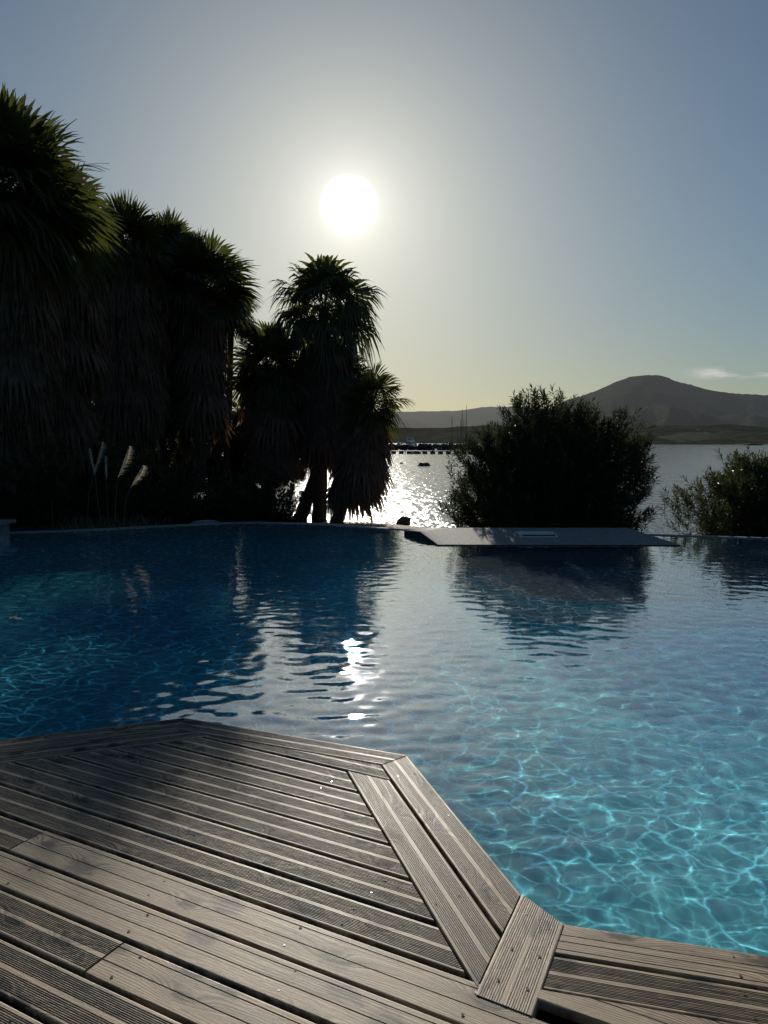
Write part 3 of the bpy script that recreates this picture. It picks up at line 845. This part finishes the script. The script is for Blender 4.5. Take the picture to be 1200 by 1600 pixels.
def palm(name, label, px, yc, D_, leafR, n_leaves, skirt, base_px, seed, dead=26, group='fan palms behind the pool', trunk_r=0.15, blade=0.60, droop=0.55, emin=-38, k=1.4):
    """px, yc: where the crown heart stands (bearing and elevation from the terrace in photo units), D_ metres away"""
    rnd = random.Random(seed); D_ *= k; leafR *= k; trunk_r *= k
    cx = (px-600)/1200*D_; cz = 1.55+(688-yc)/1200*D_
    bx = (base_px-600)/1200*D_
    gz = ground_z(bx, D_)
    root = empty(name, (bx, D_, gz)); tag(root, label, 'palm tree', group)
    base = Vector((bx, D_, gz-.1)); top = Vector((cx, D_, cz))
    def axis(s):
        q = base.lerp(top, s); q.x += (bx-cx)*0.10*math.sin(s*math.pi)*-1; return q
    tb = MB()
    ns = 26; pts = [axis(i/ns) for i in range(ns+1)]
    rad = [trunk_r*(1.18-0.35*(i/ns))*(1+0.05*((i % 2)*2-1))+(0.05*math.exp(-i*1.2)) for i in range(ns+1)]
    tb.tube(pts, rad, 12)
    # old leaf bases standing off the trunk
    for i in range(70):
        s = rnd.uniform(.02, .6); q = axis(s); a = rnd.uniform(0, 6.28); r = trunk_r*(1.15-.35*s)
        o_ = q+Vector((math.cos(a)*r*.9, math.sin(a)*r*.9, 0)); e_ = o_+Vector((math.cos(a)*.05, math.sin(a)*.05, .09))
        sd = Vector((-math.sin(a), math.cos(a), 0))*.035
        tb.add([o_-sd, o_+sd, e_+sd*.5, e_-sd*.5], [(0, 1, 2, 3)])
    tb.build('trunk', M['palm_trunk'], root, smooth=True)
    cb = MB()
    for i in range(n_leaves):
        f = (i+.5)/n_leaves
        e = R(86-(86-emin)*f**0.85)+rnd.uniform(-.08, .08); a = i*2.39996+rnd.uniform(-.25, .25)
        d = Vector((math.cos(a)*math.cos(e), math.sin(a)*math.cos(e), math.sin(e)))
        pl = leafR*(1-blade)*rnd.uniform(.85, 1.15)
        st = top+Vector((math.cos(a)*.06, math.sin(a)*.06, rnd.uniform(-.25, .05)-f*.25))
        hub = st+d*pl
        up = Vector((-math.cos(a)*math.sin(e), -math.sin(a)*math.sin(e), math.cos(e)))+Vector((rnd.uniform(-.9, .9), rnd.uniform(-.9, .9), .1))
        fan_leaf(cb, hub, d+Vector((rnd.uniform(-.2, .2), rnd.uniform(-.2, .2), -.18-.25*f)), up, leafR*blade*rnd.uniform(.9, 1.1), rnd, droop*(.6+.8*f), pet=st, pr=.012*k)
    cb.build('crown', M['palm_leaf'], root)
    # the skirt of dead leaves: hanging fans and loose strands round a dark core
    if skirt:
        s_top, s_bot, rs = skirt; rs *= k        # fractions of the trunk height, radius
        Ht = (top-base).length
        kb = MB()
        def rad_s(s):
            q = (s-s_bot)/max(1e-3, s_top-s_bot)
            return rs*(0.62+0.5*math.sin(min(1, max(0, q))*2.6))*(0.9+.1*math.sin(s*37+seed))
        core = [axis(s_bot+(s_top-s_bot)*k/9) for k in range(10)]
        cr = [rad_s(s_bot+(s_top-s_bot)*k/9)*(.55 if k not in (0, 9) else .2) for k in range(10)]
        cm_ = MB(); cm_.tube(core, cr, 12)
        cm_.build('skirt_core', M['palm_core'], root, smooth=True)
        for i in range(int(dead*2.6)):
            s = s_bot+(s_top-s_bot)*rnd.uniform(.25, 1.03); a = rnd.uniform(0, 6.283); q = axis(min(1, s))
            e = R(rnd.uniform(-84, -52)); d = Vector((math.cos(a)*math.cos(e), math.sin(a)*math.cos(e), math.sin(e)))
            r0 = rad_s(s)*.55
            hub = q+Vector((math.cos(a)*r0, math.sin(a)*r0, 0))
            up = Vector((math.cos(a), math.sin(a), .2+rnd.uniform(-.2, .2)))
            fan_leaf(kb, hub, d+Vector((rnd.uniform(-.25, .25), rnd.uniform(-.25, .25), 0)), up, rnd.uniform(.5, .9)*k, rnd, .7, 16, rnd.choice((35, 60, 85)), pet=q+Vector((0, 0, .2)))
        ns_ = int(2300*(s_top-s_bot)*Ht/3.0*max(.6, rs/k/.7)/k)
        for i in range(ns_):
            s = s_bot+(s_top-s_bot)*rnd.random()**.9; a = rnd.uniform(0, 6.283); q = axis(s)
            r0 = rad_s(s)*rnd.uniform(.55, 1.02)
            p = q+Vector((math.cos(a)*r0, math.sin(a)*r0, 0)); L_ = rnd.uniform(.15, .50)*k
            w_ = rnd.uniform(.004, .013)*k; tw = rnd.uniform(0, 3.14)
            sd = Vector((math.cos(tw), math.sin(tw), 0))*w_
            vx = Vector((math.cos(a)*.10+rnd.uniform(-.14, .14), math.sin(a)*.10+rnd.uniform(-.14, .14), -1)).normalized()
            m1 = p+vx*L_*.55+Vector((rnd.uniform(-.02, .02), rnd.uniform(-.02, .02), 0)); e1 = p+vx*L_+Vector((rnd.uniform(-.07, .07), rnd.uniform(-.07, .07), 0))
            kb.add([p-sd, p+sd, m1+sd, m1-sd, e1], [(0, 1, 2, 3), (3, 2, 4)])
        kb.build('dead_leaf_skirt', M['palm_dead'], root)
    return root

palm('fan_palm', 'tall fan palm at the left edge with large crown and broad hanging skirt', 24, 316, 14.9, 2.2, 54, (.98, .16, 1.05), 0, 1, dead=70, trunk_r=.22, blade=.64, droop=.35, k=1.35)
palm('fan_palm', 'fan palm half out of frame, left of the tallest crown', -150, 330, 15.6, 1.8, 40, (.98, .12, .9), -140, 2, dead=40, trunk_r=.2, k=1.35)
palm('fan_palm', 'fan palm tucked right of the tallest one, with rust brown hanging thatch', 108, 365, 15.8, 1.35, 44, (.98, .15, .85), 100, 3, dead=56, droop=.3, k=1.55)
palm('fan_palm', 'dark fan palm with pointed tuft, next right of the rust brown thatch', 205, 392, 17.4, 1.25, 40, (1.0, .14, .92), 205, 4, dead=50, droop=.3, k=1.9)
palm('fan_palm', 'middle fan palm of the dark ridge of crowns, above the pampas plumes', 265, 418, 18.0, 1.3, 46, (1.0, .15, .95), 262, 5, dead=50, droop=.3, k=2.05)
palm('fan_palm', 'fan palm with sharp green fans on the right end of the dark ridge', 322, 452, 17.2, 1.35, 44, (.98, .2, .50), 308, 6, dead=44, droop=.3, k=2.05)
palm('fan_palm', 'thin bare trunked fan palm in the gap left of the central group', 366, 490, 19.0, .8, 30, None, 352, 7, trunk_r=.08, k=2.0)
palm('fan_palm', 'low broad fan palm left of the central tall palm, skirt near the shrubs', 424, 572, 17.6, 1.18, 46, (.98, .28, .56), 418, 8, dead=46, droop=.4, k=2.15)
palm('fan_palm', 'tall central fan palm directly below the sun, straight dark trunk', 508, 486, 16.6, 1.42, 31, (.84, .32, .60), 498, 9, dead=60, droop=.7, trunk_r=.135, blade=.58, emin=-34, k=2.35)
palm('fan_palm', 'shorter fan palm leaning behind the central one, slanted trunk', 534, 590, 17.2, 1.0, 34, (.98, .42, .50), 464, 10, dead=34, trunk_r=.13, k=2.3)
palm('fan_palm', 'small right hand fan palm leaning over the sea with bulging skirt', 580, 624, 16.3, .92, 26, (.84, .21, .42), 524, 12, dead=44, trunk_r=.11, droop=.35, k=2.15)

def shrub(name, label, cat, px0, px1, ytop, D_, leafmat, seed, n_shoot=700, leaf=(.11, .018), per=20, depth=None, stems=26, group=None, sq=2.4, fill=.35, lift=0.0):
    """many-stemmed bush: stems fan out of the base, shoots with whorls of narrow leaves fill a lumpy dome"""
    rnd = random.Random(seed)
    cx = ((px0+px1)/2-600)/1200*D_; hw = (px1-px0)/2/1200*D_
    gz = ground_z(cx, D_)
    H = 1.55+(688-ytop)/1200*D_-gz
    root = empty(name, (cx, D_, gz)); tag(root, label, cat, group)
    dw = depth or hw*.8
    st = MB(); lf = MB()
    C0 = Vector((cx, D_, gz+lift*H))
    def dome(a, e):
        """distance from the base centre to the outline"""
        x = math.cos(a)*math.cos(e); y = math.sin(a)*math.cos(e); z = math.sin(e)
        r = 1/(abs(x/hw)**sq+abs(y/dw)**sq+abs(z/(H*(1-lift) if z > 0 else H*max(lift, .05)*1.35))**sq)**(1/sq)
        lump = 1+0.28*mnoise.noise(Vector((x*2.6+seed, y*2.6, z*2.6)))+.13*mnoise.noise(Vector((x*7+seed, y*7, z*7)))
        return r*lump
    tips = []
    for i in range(n_shoot):
        a = rnd.uniform(0, 6.283); sz = rnd.random()**.85 if not lift else rnd.uniform(-.8, 1)
        e = math.asin(min(1, sz))*.98+.02
        rr = dome(a, e)*(1-fill*rnd.random()**1.6*1.4)*rnd.uniform(.93, 1.05)
        if rnd.random() < .08: rr *= rnd.uniform(1.0, 1.06)
        d = Vector((math.cos(a)*math.cos(e), math.sin(a)*math.cos(e), math.sin(e)))
        p = C0+d*rr
        if p.z < gz+.04 or (lift and mnoise.noise((p-C0)*1.5+Vector((seed, 0, 0))) < -.33 and rnd.random() < .8): continue
        tips.append((p, d))
        g = (d*.55+Vector((rnd.uniform(-.45, .45), rnd.uniform(-.45, .45), .62))).normalized()
        Ls = rnd.uniform(.18, .42)
        s0 = p-g*Ls
        st.tube([s0-Vector((d.x, d.y, 0))*.10, s0, p], [.006, .005, .003], 3, cap=False)
        for k in range(per):
            q = s0.lerp(p, .15+.85*(k/(per-1)))
            al = k*2.4+rnd.uniform(-.5, .5); el_ = R(rnd.uniform(15, 62)) if k < per-4 else R(rnd.uniform(50, 85))
            u = g.cross(Vector((.3, .5, .1))).normalized(); w_ = g.cross(u)
            ld = (u*math.cos(al)+w_*math.sin(al))*math.cos(el_)+g*math.sin(el_)
            ld.normalize(); L_ = leaf[0]*rnd.uniform(.7, 1.15); wd = leaf[1]*rnd.uniform(.8, 1.15)/2
            side = ld.cross(Vector((rnd.uniform(-.6, .6), rnd.uniform(-.6, .6), 1))).normalized()*wd
            m_ = q+ld*L_*.45; e_ = q+ld*L_+Vector((0, 0, -.12*L_))
            lf.add([q, m_-side, e_, m_+side], [(0, 1, 2), (0, 2, 3)])
    for i in range(stems):
        p, d = rnd.choice(tips)
        b0 = C0+Vector((rnd.uniform(-.25, .25)*hw, rnd.uniform(-.2, .2)*dw, -.05-lift*H))
        m1 = b0.lerp(p, .45)+Vector((0, 0, .12*H)); m1.x = b0.x+(p.x-b0.x)*.36
        st.tube([b0, m1, b0.lerp(p, .8)+Vector((0, 0, .06*H)), p-d*.1], [.024, .017, .010, .005], 5, cap=False)
    if group:      # shrubs in deep shade: stems and leaves in one mesh
        nb = len(lf.f); off = len(lf.v)
        lf.v.extend(st.v); lf.f.extend(tuple(i+off for i in f) for f in st.f); lf.m.extend([1]*len(st.f))
        lf.build('foliage', [leafmat, M['stem']], root)
    else:
        st.build('stems', M['stem'], root); lf.build('foliage', leafmat, root)
    return root

shrub('oleander_bush', 'large rounded oleander bush behind the stone overflow slab', 'bush', 704, 1022, 622, 16.2, M['oleander'], 21, n_shoot=7600, per=18, leaf=(.165, .027), stems=70, depth=1.7, fill=.62, sq=1.95, lift=.33)
shrub('oleander_bush', 'lighter green oleander bush cut off at the right edge', 'bush', 1054, 1420, 708, 15.4, M['oleander_l'], 22, n_shoot=5200, per=18, leaf=(.165, .027), stems=60, depth=1.3, fill=.65, sq=2.2, lift=.3)
# dark shrubs under and behind the palms
for i, (a, b_, yt, D_, n_, lab) in enumerate([
    (330, 480, 735, 16.9, 620, 'low dark shrub at the foot of the central palms'),
    (235, 380, 700, 17.0, 620, 'dark rounded shrub right of the pampas plumes'),
    (120, 290, 690, 17.6, 620, 'dark shrub behind the pampas plumes'),
    (-40, 150, 700, 17.2, 560, 'dark shrub under the broad skirt of the leftmost palm'),
    (-260, -10, 680, 16.5, 420, 'dark shrub beyond the left picture edge'),
    ]):
    shrub('dark_shrub', lab, 'shrub', a, b_, yt, D_, M['shrub'], 40+i, n_shoot=n_, per=18, leaf=(.12, .045), stems=24, group='dark shrubs under the palms', fill=.6)
for i, (a, b_, yt, D_, lab) in enumerate([
    (-220, 60, 470, 32, 'tall dark evergreen behind the leftmost palm'),
    (20, 200, 520, 36, 'tall dark evergreen behind the rust brown thatch'),
    (160, 330, 560, 42, 'tall dark evergreen behind the ridge of palms'),
    (290, 480, 612, 43, 'broad evergreen behind the low palm, under the sky gap')]):
    shrub('evergreen_tree', lab, 'tree', a, b_, yt, D_, M['shrub'], 60+i, n_shoot=1700, per=15, leaf=(.38, .16), stems=24, group='evergreens behind the palms', fill=.75)

# pampas grass
def pampas():
    rnd = random.Random(77)
    D_ = 14.85
    def W(px, y): return Vector(((px-600)/1200*D_, D_, 1.55+(688-y)/1200*D_))
    root = empty('pampas_grass', tuple(W(168, 832))); tag(root, 'pampas grass clump with pale feathery plumes on thin stems', 'grass plant')
    st = MB()
    stems = [((133, 826), (138, 770), (146, 742), (161, 692), .42, 1), ((156, 826), (150, 770), (149, 742), (142, 702), .34, -.3), ((167, 826), (166, 780), (166, 750), (166, 714), .30, .1),
             ((176, 826), (181, 770), (184, 746), (203, 699), .46, 1), ((190, 826), (196, 780), (203, 762), (223, 729), .40, 1), ((80, 826), (79, 800), (80, 780), (80, 768), .0, 0)]
    for (a, b_, c_, d, pl, side) in stems:
        st.tube([W(*a), W(*b_), W(*c_)], [.009, .007, .005], 5)
        if pl <= 0: continue
        A = W(*c_); B = W(*d); ax = (B-A)
        pm = MB(); pm.tube([A, A.lerp(B, .5), B], [.005, .004, .002], 4)
        for k in range(420):
            s = rnd.random()**.8; q = A.lerp(B, s); q.x += .02*math.sin(s*3.1)*side
            wd = (math.sin((s*.85+.15)*math.pi)**.7)*.13
            dirx = Vector((side*rnd.uniform(-.25, 1.0) if abs(side) > .5 else rnd.uniform(-.4, .4), rnd.uniform(-.6, .6), 0))
            L_ = (.05+wd)*rnd.uniform(.5, 1.1)
            m1 = q+ax.normalized()*L_*.55+dirx*L_*.30; e_ = q+ax.normalized()*L_*.85+dirx*L_*1.0-Vector((0, 0, L_*.25))
            sd = Vector((rnd.uniform(-1, 1), rnd.uniform(-1, 1), rnd.uniform(-.3, .3))).normalized()*.0028
            pm.add([q-sd, q+sd, m1+sd, m1-sd, e_], [(0, 1, 2, 3), (3, 2, 4)])
        pm.build('plume', M['plume'], root)
    st.build('stem', M['reed'], root)
    bl = MB()
    for k in range(420):
        a = rnd.uniform(0, 6.28); r0 = rnd.uniform(0, .35)
        b0 = W(rnd.uniform(90, 250), 832)+Vector((0, rnd.uniform(-.1, .5), -.1)); L_ = rnd.uniform(.2, .75)
        d = Vector((math.cos(a)*.5, math.sin(a)*.4, 1)).normalized(); sd = Vector((rnd.uniform(-1, 1), rnd.uniform(-1, 1), 0)).normalized()*.006
        m1 = b0+d*L_*.6; e_ = b0+d*L_*.8+Vector((math.cos(a)*.3*L_, math.sin(a)*.2*L_, -.12*L_))
        bl.add([b0-sd, b0+sd, m1+sd*.8, m1-sd*.8, e_], [(0, 1, 2, 3), (3, 2, 4)])
    bl.build('blades', M['reed'], root)
pampas()

# ------------------------------------------------------------------ overflow slab with its hatch
def slab():
    root = empty('overflow_slab', (2.8, 12.7, -.12)); tag(root, 'flat grey stone slab sloping out of the pool before the oleander', 'stone slab')
    # top outline: x, y, z
    T = [(0.86, 12.12, -.108), (4.72, 12.12, -.108), (4.27, 13.35, .022), (1.05, 13.35, .022), (0.42, 13.72, -.035), (0.36, 13.62, -.05), (0.62, 13.08, -.012)]
    b = MB()
    n = len(T); inner = []
    cx = sum(p[0] for p in T)/n; cy = sum(p[1] for p in T)/n
    for p in T:
        d = Vector((cx-p[0], cy-p[1])).normalized()*.012
        inner.append((p[0]+d.x, p[1]+d.y, p[2]+.006))
    bot = [(p[0], p[1], -.5) for p in T]
    b.add(inner, [(0, 1, 2, 3), (0, 3, 6), (6, 3, 4, 5)])
    b.add(list(T)+inner, [(i, (i+1) % n, n+(i+1) % n, n+i) for i in range(n)])
    b.build('slab_top', M['stone'], root)
    s = MB(); s.add(list(T)+bot, [(n+i, n+(i+1) % n, (i+1) % n, i) for i in range(n)])
    s.build('slab_side', M['stone_shade'], root)
    # hatch
    def Z(y): return -.108+(y-12.12)/(13.35-12.12)*.13+.006
    h = [(2.17, 12.60), (2.72, 12.60), (2.62, 12.98), (2.13, 12.98)]
    x0, x1, y0, y1 = 2.30, 2.88, 12.62, 12.98
    f = MB()
    def bar(a, b2, w_):
        a = Vector(a); b2 = Vector(b2); d = (b2-a).normalized(); nn = Vector((-d.y, d.x))*w_/2
        q = [a-nn, b2-nn, b2+nn, a+nn]
        f.add([(p.x, p.y, Z(p.y)+.002) for p in q]+[(p.x, p.y, Z(p.y)+.016) for p in q], [(4, 5, 6, 7), (0, 1, 5, 4), (1, 2, 6, 5), (2, 3, 7, 6), (3, 0, 4, 7)])
    sk_ = -.02
    c1, c2, c3, c4 = (x0, y0), (x1, y0), (x1-.02, y1), (x0-.06, y1)
    bar(c1, c2, .022); bar((c2[0], c2[1]+.012), (c3[0], c3[1]-.012), .022); bar(c3, c4, .022); bar((c4[0], c4[1]-.012), (c1[0], c1[1]+.012), .022)
    hf = f.build('hatch_frame', M['pale_panel'], root)
    g = MB(); ins = .013
    g.add([(x0+ins, y0+ins, Z(y0)+.004), (x1-ins, y0+ins, Z(y0)+.004), (x1-ins-.01, y0+.17, Z(y0+.17)+.004), (x0+ins-.03, y0+.17, Z(y0+.17)+.004)], [(0, 1, 2, 3)])
    g.build('hatch_opening', M['stone_shade'], root)  # flat quad coloured dark to stand in for the shaded inside
    g = MB(); ya = y0+.17
    g.add([(x0+ins-.03, ya, Z(ya)+.012), (x1-ins-.01, ya, Z(ya)+.012), (x1-ins-.02, y1-ins, Z(y1)+.006), (x0+ins-.055, y1-ins, Z(y1)+.006),
           (x0+ins-.03, ya, Z(ya)+.002), (x1-ins-.01, ya, Z(ya)+.002)], [(0, 1, 2, 3), (4, 5, 1, 0)])
    g.build('hatch_lid', M['pale_panel'], root)
slab()

# raised end of the pool wall at the far left
def pool_wall():
    root = empty('raised_pool_wall', (-7.3, 13.5, -.5)); tag(root, 'raised pale blue pool wall end with overhanging coping at the left', 'wall')
    b = MB(); b.box((-7.75, 13.30, -.17), (2.3, .30, .56)); b.build('wall_body', M['rim'], root)
    c_ = MB(); c_.box((-7.72, 13.30, .135), (2.44, .40, .05)); c_.build('coping', M['rim'], root)
pool_wall()

# ------------------------------------------------------------------ rocks
def rock(name, label, loc, size, seed, group=None, mat=None, cat='rock'):
    import bmesh
    bm = bmesh.new(); bmesh.ops.create_icosphere(bm, subdivisions=3, radius=1)
    for v in bm.verts:
        n = mnoise.fractal(v.co*1.4+Vector((seed*3.1, 0, 0)), 1.0, 2.0, 4)
        v.co *= 1+.42*n
        v.co.x *= size[0]/2; v.co.y *= size[1]/2; v.co.z *= size[2]/2
    me = bpy.data.meshes.new(name); bm.to_mesh(me); bm.free(); me.materials.append(mat or M['rock'])
    for i in range(0, 1): me.shade_smooth()
    o = bpy.data.objects.new(name, me); COL.objects.link(o); o.location = loc; tag(o, label, cat, group); return o
def at(px, y, z):
    """point on the level z seen from the terrace at photo bearing px and drop y"""
    D_ = (1.55-z)/((y-688)/1200); return Vector(((px-600)/1200*D_, D_, z))
for i, (px, y, wpx, hpx, lab) in enumerate([(662, 727.5, 22, 6, 'flat dark rock alone in the glittering bay'), (605, 731, 9, 3, 'tiny low rock between the upright rock and the flat one'), (627, 724, 5, 2, 'smallest rock speck far out in the bay'),
                                    (589, 730.5, 10, 8, 'lumpy rock at the foot of the upright rock beside the palm skirt')]):
    p = at(px, y, SEA_Z); k = p.y/1200
    rock('sea_rock', lab, (p.x, p.y, SEA_Z+hpx*k*.1), (wpx*k, wpx*k*.8, hpx*k*1.7), 3+i, 'rocks in the bay')
p = at(585, 730, SEA_Z); k = p.y/1200
rock('sea_rock', 'upright blocky rock in the water beside the small palm skirt', (p.x, p.y, SEA_Z+5*k), (7.5*k, 6*k, 15*k), 31, 'rocks in the bay')
p = at(631, 825, -2.2)
rock('beach_stone', 'dark round stone on the narrow sand strip', (31/1200*37, 37, ground_z(.9, 37)+.2), (.62, .5, .5), 5)
rock('garden_stone', 'flat pale stone beside the pool rim under the shrubs', ((318-600)/1200*15.6, 15.62, -.13), (.55, .25, .10), 6, mat=M['rim'])

# ------------------------------------------------------------------ marina
def jetty():
    p0 = at(575, 709, SEA_Z); D_ = p0.y
    def X(px): return (px-600)/1200*D_
    root = empty('floating_pontoon', (X(660), D_, SEA_Z)); tag(root, 'long low floating pontoon on dark floats crossing the bay', 'pontoon')
    b = MB(); b.box((X(665), D_, SEA_Z+.95), (X(770)-X(560), 1.8, .22)); b.build('walkway', M['pontoon'], root)
    for i in range(17):
        px = 566+i*12.2
        f = MB(); f.box((X(px), D_, SEA_Z+.40), (X(600+7.5)-X(600), 1.7, .86), taper=.96); f.build('float', M['pontoon'], root)
    for i, px in enumerate((590, 633, 676, 719)):
        f = MB(); f.tube([(X(px), D_+1, SEA_Z), (X(px), D_+1, SEA_Z+2.0)], .14, 6); f.build('mooring_post', M['pontoon'], root)
jetty()
def breakwater():
    D_ = 380; rnd = random.Random(8)
    b = MB()
    root = None
    import bmesh
    bm = bmesh.new()
    for i in range(230):
        px = rnd.uniform(560, 742); hh = 1.5+1.5*math.exp(-((px-600)/40)**2)+1.2*math.exp(-((px-690)/35)**2)
        s = rnd.uniform(.8, 2.0)
        x = (px-600)/1200*D_; y = D_+rnd.uniform(-3, 3); z = SEA_Z+rnd.uniform(0, hh)
        r = bmesh.ops.create_icosphere(bm, subdivisions=1, radius=s)
        for v in r['verts']:
            v.co *= rnd.uniform(.75, 1.2); v.co.z *= .7; v.co += Vector((x, y, z))
    me = bpy.data.meshes.new('rock_breakwater'); bm.to_mesh(me); bm.free(); me.materials.append(M['rock'])
    o = bpy.data.objects.new('rock_breakwater', me); COL.objects.link(o); tag(o, 'low dark breakwater of heaped boulders in front of the marina', 'breakwater')
breakwater()

def hull(mb, L_, B, H, z0=0.0, mi=0):
    """pointed hull along +x, deck height H above water"""
    st = [(-.5, .80, .9, 0), (-.3, .95, .95, 0), (0, 1.0, 1, 0), (.25, .82, 1.06, 0), (.4, .45, 1.14, .05), (.5, .02, 1.22, .2)]
    vs = []
    for (s, bw, hh, up) in st:
        x = s*L_
        vs += [(x, -B/2*bw, z0+H*hh), (x, -B/2*bw*.7, z0-.15+up*H), (x, B/2*bw*.7, z0-.15+up*H), (x, B/2*bw, z0+H*hh)]
    fs = []
    for i in range(len(st)-1):
        a = i*4; b = a+4
        fs += [(a, b, b+1, a+1), (a+1, b+1, b+2, a+2), (a+2, b+2, b+3, a+3), (a+3, b+3, b, a)]
    fs += [(0, 1, 2, 3)]
    mb.add(vs, fs, mi)
def local_build(mb, name, mat, root):
    me = bpy.data.meshes.new(name); me.from_pydata(mb.v, [], mb.f); me.materials.append(mat); me.update()
    o = bpy.data.objects.new(name, me); COL.objects.link(o); o.parent = root; return o
def sailboat(px, D_, mast_y, L_, label, rz):
    x = (px-600)/1200*D_
    root = empty('sailboat', (x, D_, SEA_Z), rz); tag(root, label, 'sailboat', 'sailboats moored in the marina')
    mh = 1.55+(688-mast_y)/1200*D_-SEA_Z
    h = MB(); hull(h, L_, L_*.28, 1.2); local_build(h, 'hull', M['boat_grey'], root)
    c_ = MB(); c_.box((-.5, 0, 1.45), (L_*.42, L_*.17, .5), taper=.8); local_build(c_, 'cabin', M['boat_grey'], root)
    m_ = MB(); m_.tube([(.6, 0, 1.1), (.6, 0, mh*.6), (.6, 0, mh)], [.16, .14, .11], 6)
    m_.box((.6, 0, mh*.62), (.08, 1.6, .08)); local_build(m_, 'mast', M['mast'], root)
    b = MB(); b.tube([(.5, 0, 2.3), (-L_*.38, 0, 2.4)], .18, 6); local_build(b, 'boom', M['boat_grey'], root)
    r = MB(); r.tube([(.6, 0, mh*.97), (L_*.48, 0, 1.3)], .035, 4); r.tube([(.6, 0, mh*.97), (-L_*.48, 0, 1.2)], .035, 4); local_build(r, 'rigging', M['mast'], root)
for a in [(705, 405, 650, 11, 'sailboat with a mast standing apart on the left of the masts', 1.2), (714, 420, 664, 9, 'sailboat with the shortest mast, left in the tight cluster', 1.5),
          (719, 412, 655, 10, 'sailboat with a medium mast inside the tight cluster', 1.3), (721.5, 402, 640, 12, 'sailboat with the second tallest mast', 1.6),
          (727.5, 410, 634, 13, 'sailboat with the tallest mast, rightmost of the cluster', 1.4), (724.3, 428, 656, 10, 'sailboat with a short mast between the two tallest', 1.7)]:
    sailboat(*a)
def motor_yacht(px, D_, L_, label, rz, name='motor_yacht', hullmat='boat_white', fly=True, sc=1.0, group='motor boats around the breakwater'):
    x = (px-600)/1200*D_
    root = empty(name, (x, D_, SEA_Z), rz); tag(root, label, 'motor boat', group)
    H = L_*.13
    h = MB(); hull(h, L_, L_*.32, H); local_build(h, 'hull', M[hullmat], root)
    c_ = MB(); c_.box((-.04*L_, 0, H*1.05+L_*.045), (L_*.5, L_*.24, L_*.09), taper=.82); local_build(c_, 'cabin', M['boat_white'], root)
    g = MB(); g.box((-.04*L_, 0, H*1.05+L_*.055), (L_*.475, L_*.245, L_*.035), taper=.93); local_build(g, 'window', M['boat_dark'], root)
    if fly:
        c_ = MB(); c_.box((-.08*L_, 0, H*1.05+L_*.125), (L_*.3, L_*.2, L_*.06), taper=.8); local_build(c_, 'flybridge', M['boat_white'], root)
        c_ = MB()
        for sx in (-1, 1): c_.tube([(-.2*L_, sx*L_*.09, H+L_*.13), (-.17*L_, sx*L_*.08, H+L_*.24)], L_*.008, 5)
        c_.box((-.17*L_, 0, H+L_*.245), (L_*.12, L_*.2, L_*.014)); local_build(c_, 'radar_arch', M['boat_white'], root)
motor_yacht(643, 455, 17, 'largest white motor yacht moored behind the breakwater', 1.15)
motor_yacht(648, 274, 4.8, 'small white cabin boat by the pontoon below the yacht', .25, 'cabin_boat', fly=False)
motor_yacht(628, 484, 11.5, 'grey hulled cruiser just left of the largest yacht', .4, 'cabin_cruiser', 'boat_grey')
motor_yacht(601, 460, 9.5, 'grey hulled cruiser near the palm fronds', .3, 'cabin_cruiser', 'boat_grey', fly=False)
motor_yacht(700, 450, 10.5, 'grey hulled cruiser left of the sailboat masts', .1, 'cabin_cruiser', 'boat_grey', fly=False)
motor_yacht(737, 440, 11.5, 'grey hulled cruiser right of the masts by the bush', .0, 'cabin_cruiser', 'boat_grey', fly=True)
# far stone quay behind the boats and the low spit and jetty on the right
b = MB(); b.box((34, 600, SEA_Z+.6), (40, 6, 1.2)); o = b.build('stone_quay', M['rock']); tag(o, 'low stone quay behind the moored boats', 'quay')
b = MB(); b.box(((955-600)/1200*800, 800, SEA_Z+.7), (40, 5, 1.2))
for i in range(6): b.box(((940+i*6-600)/1200*800, 797, SEA_Z+1.4), (1.6, 2, 1.2+.4*(i % 2)))
o = b.build('distant_jetty', M['rock']); tag(o, 'small dark jetty on the far shore between the two bushes', 'jetty')
rock('rock_spit', 'thin dark rocky spit in the water at the far right', ((1172-600)/1200*750, 750, SEA_Z+.2), (20, 8, 2.4), 9)

# ------------------------------------------------------------------ fallen leaves in the pool
def fallen(name, label, loc, n, r, seed, z):
    rnd = random.Random(seed); b = MB()
    for i in range(n):
        a = rnd.uniform(0, 6.28); c_ = Vector((loc[0]+rnd.uniform(-r, r), loc[1]+rnd.uniform(-r*.5, r*.5), z+i*.004))
        d = Vector((math.cos(a), math.sin(a), rnd.uniform(-.1, .1)))*rnd.uniform(.05, .10); s = Vector((-math.sin(a), math.cos(a), 0))*.022
        b.add([c_-d, c_-s, c_+d, c_+s], [(0, 1, 2, 3)])
    o = b.build(name, M['leaf_litter']); tag(o, label, 'leaf', 'fallen leaves in the pool'); return o
fallen('fallen_leaf', 'dark palm leaf scrap floating in the shaded part of the pool', (-2.64, 7.85), 5, .11, 1, WATER_Z+.012)
fallen('fallen_leaf', 'small leaf scrap floating in the lit patch near the left edge', (-3.5, 7.1), 2, .05, 2, WATER_Z+.012)

# ------------------------------------------------------------------ render settings
S.view_settings.view_transform = 'Standard'; S.view_settings.look = 'None'; S.view_settings.exposure = 0.0
S.cycles.use_denoising = True
S.cycles.max_bounces = 7; S.cycles.diffuse_bounces = 2; S.cycles.glossy_bounces = 3; S.cycles.transmission_bounces = 5; S.cycles.transparent_max_bounces = 4
S.cycles.caustics_reflective = False; S.cycles.caustics_refractive = True
S.cycles.sample_clamp_indirect = 3.0
S.cycles.use_adaptive_sampling = True; S.cycles.adaptive_threshold = 0.02
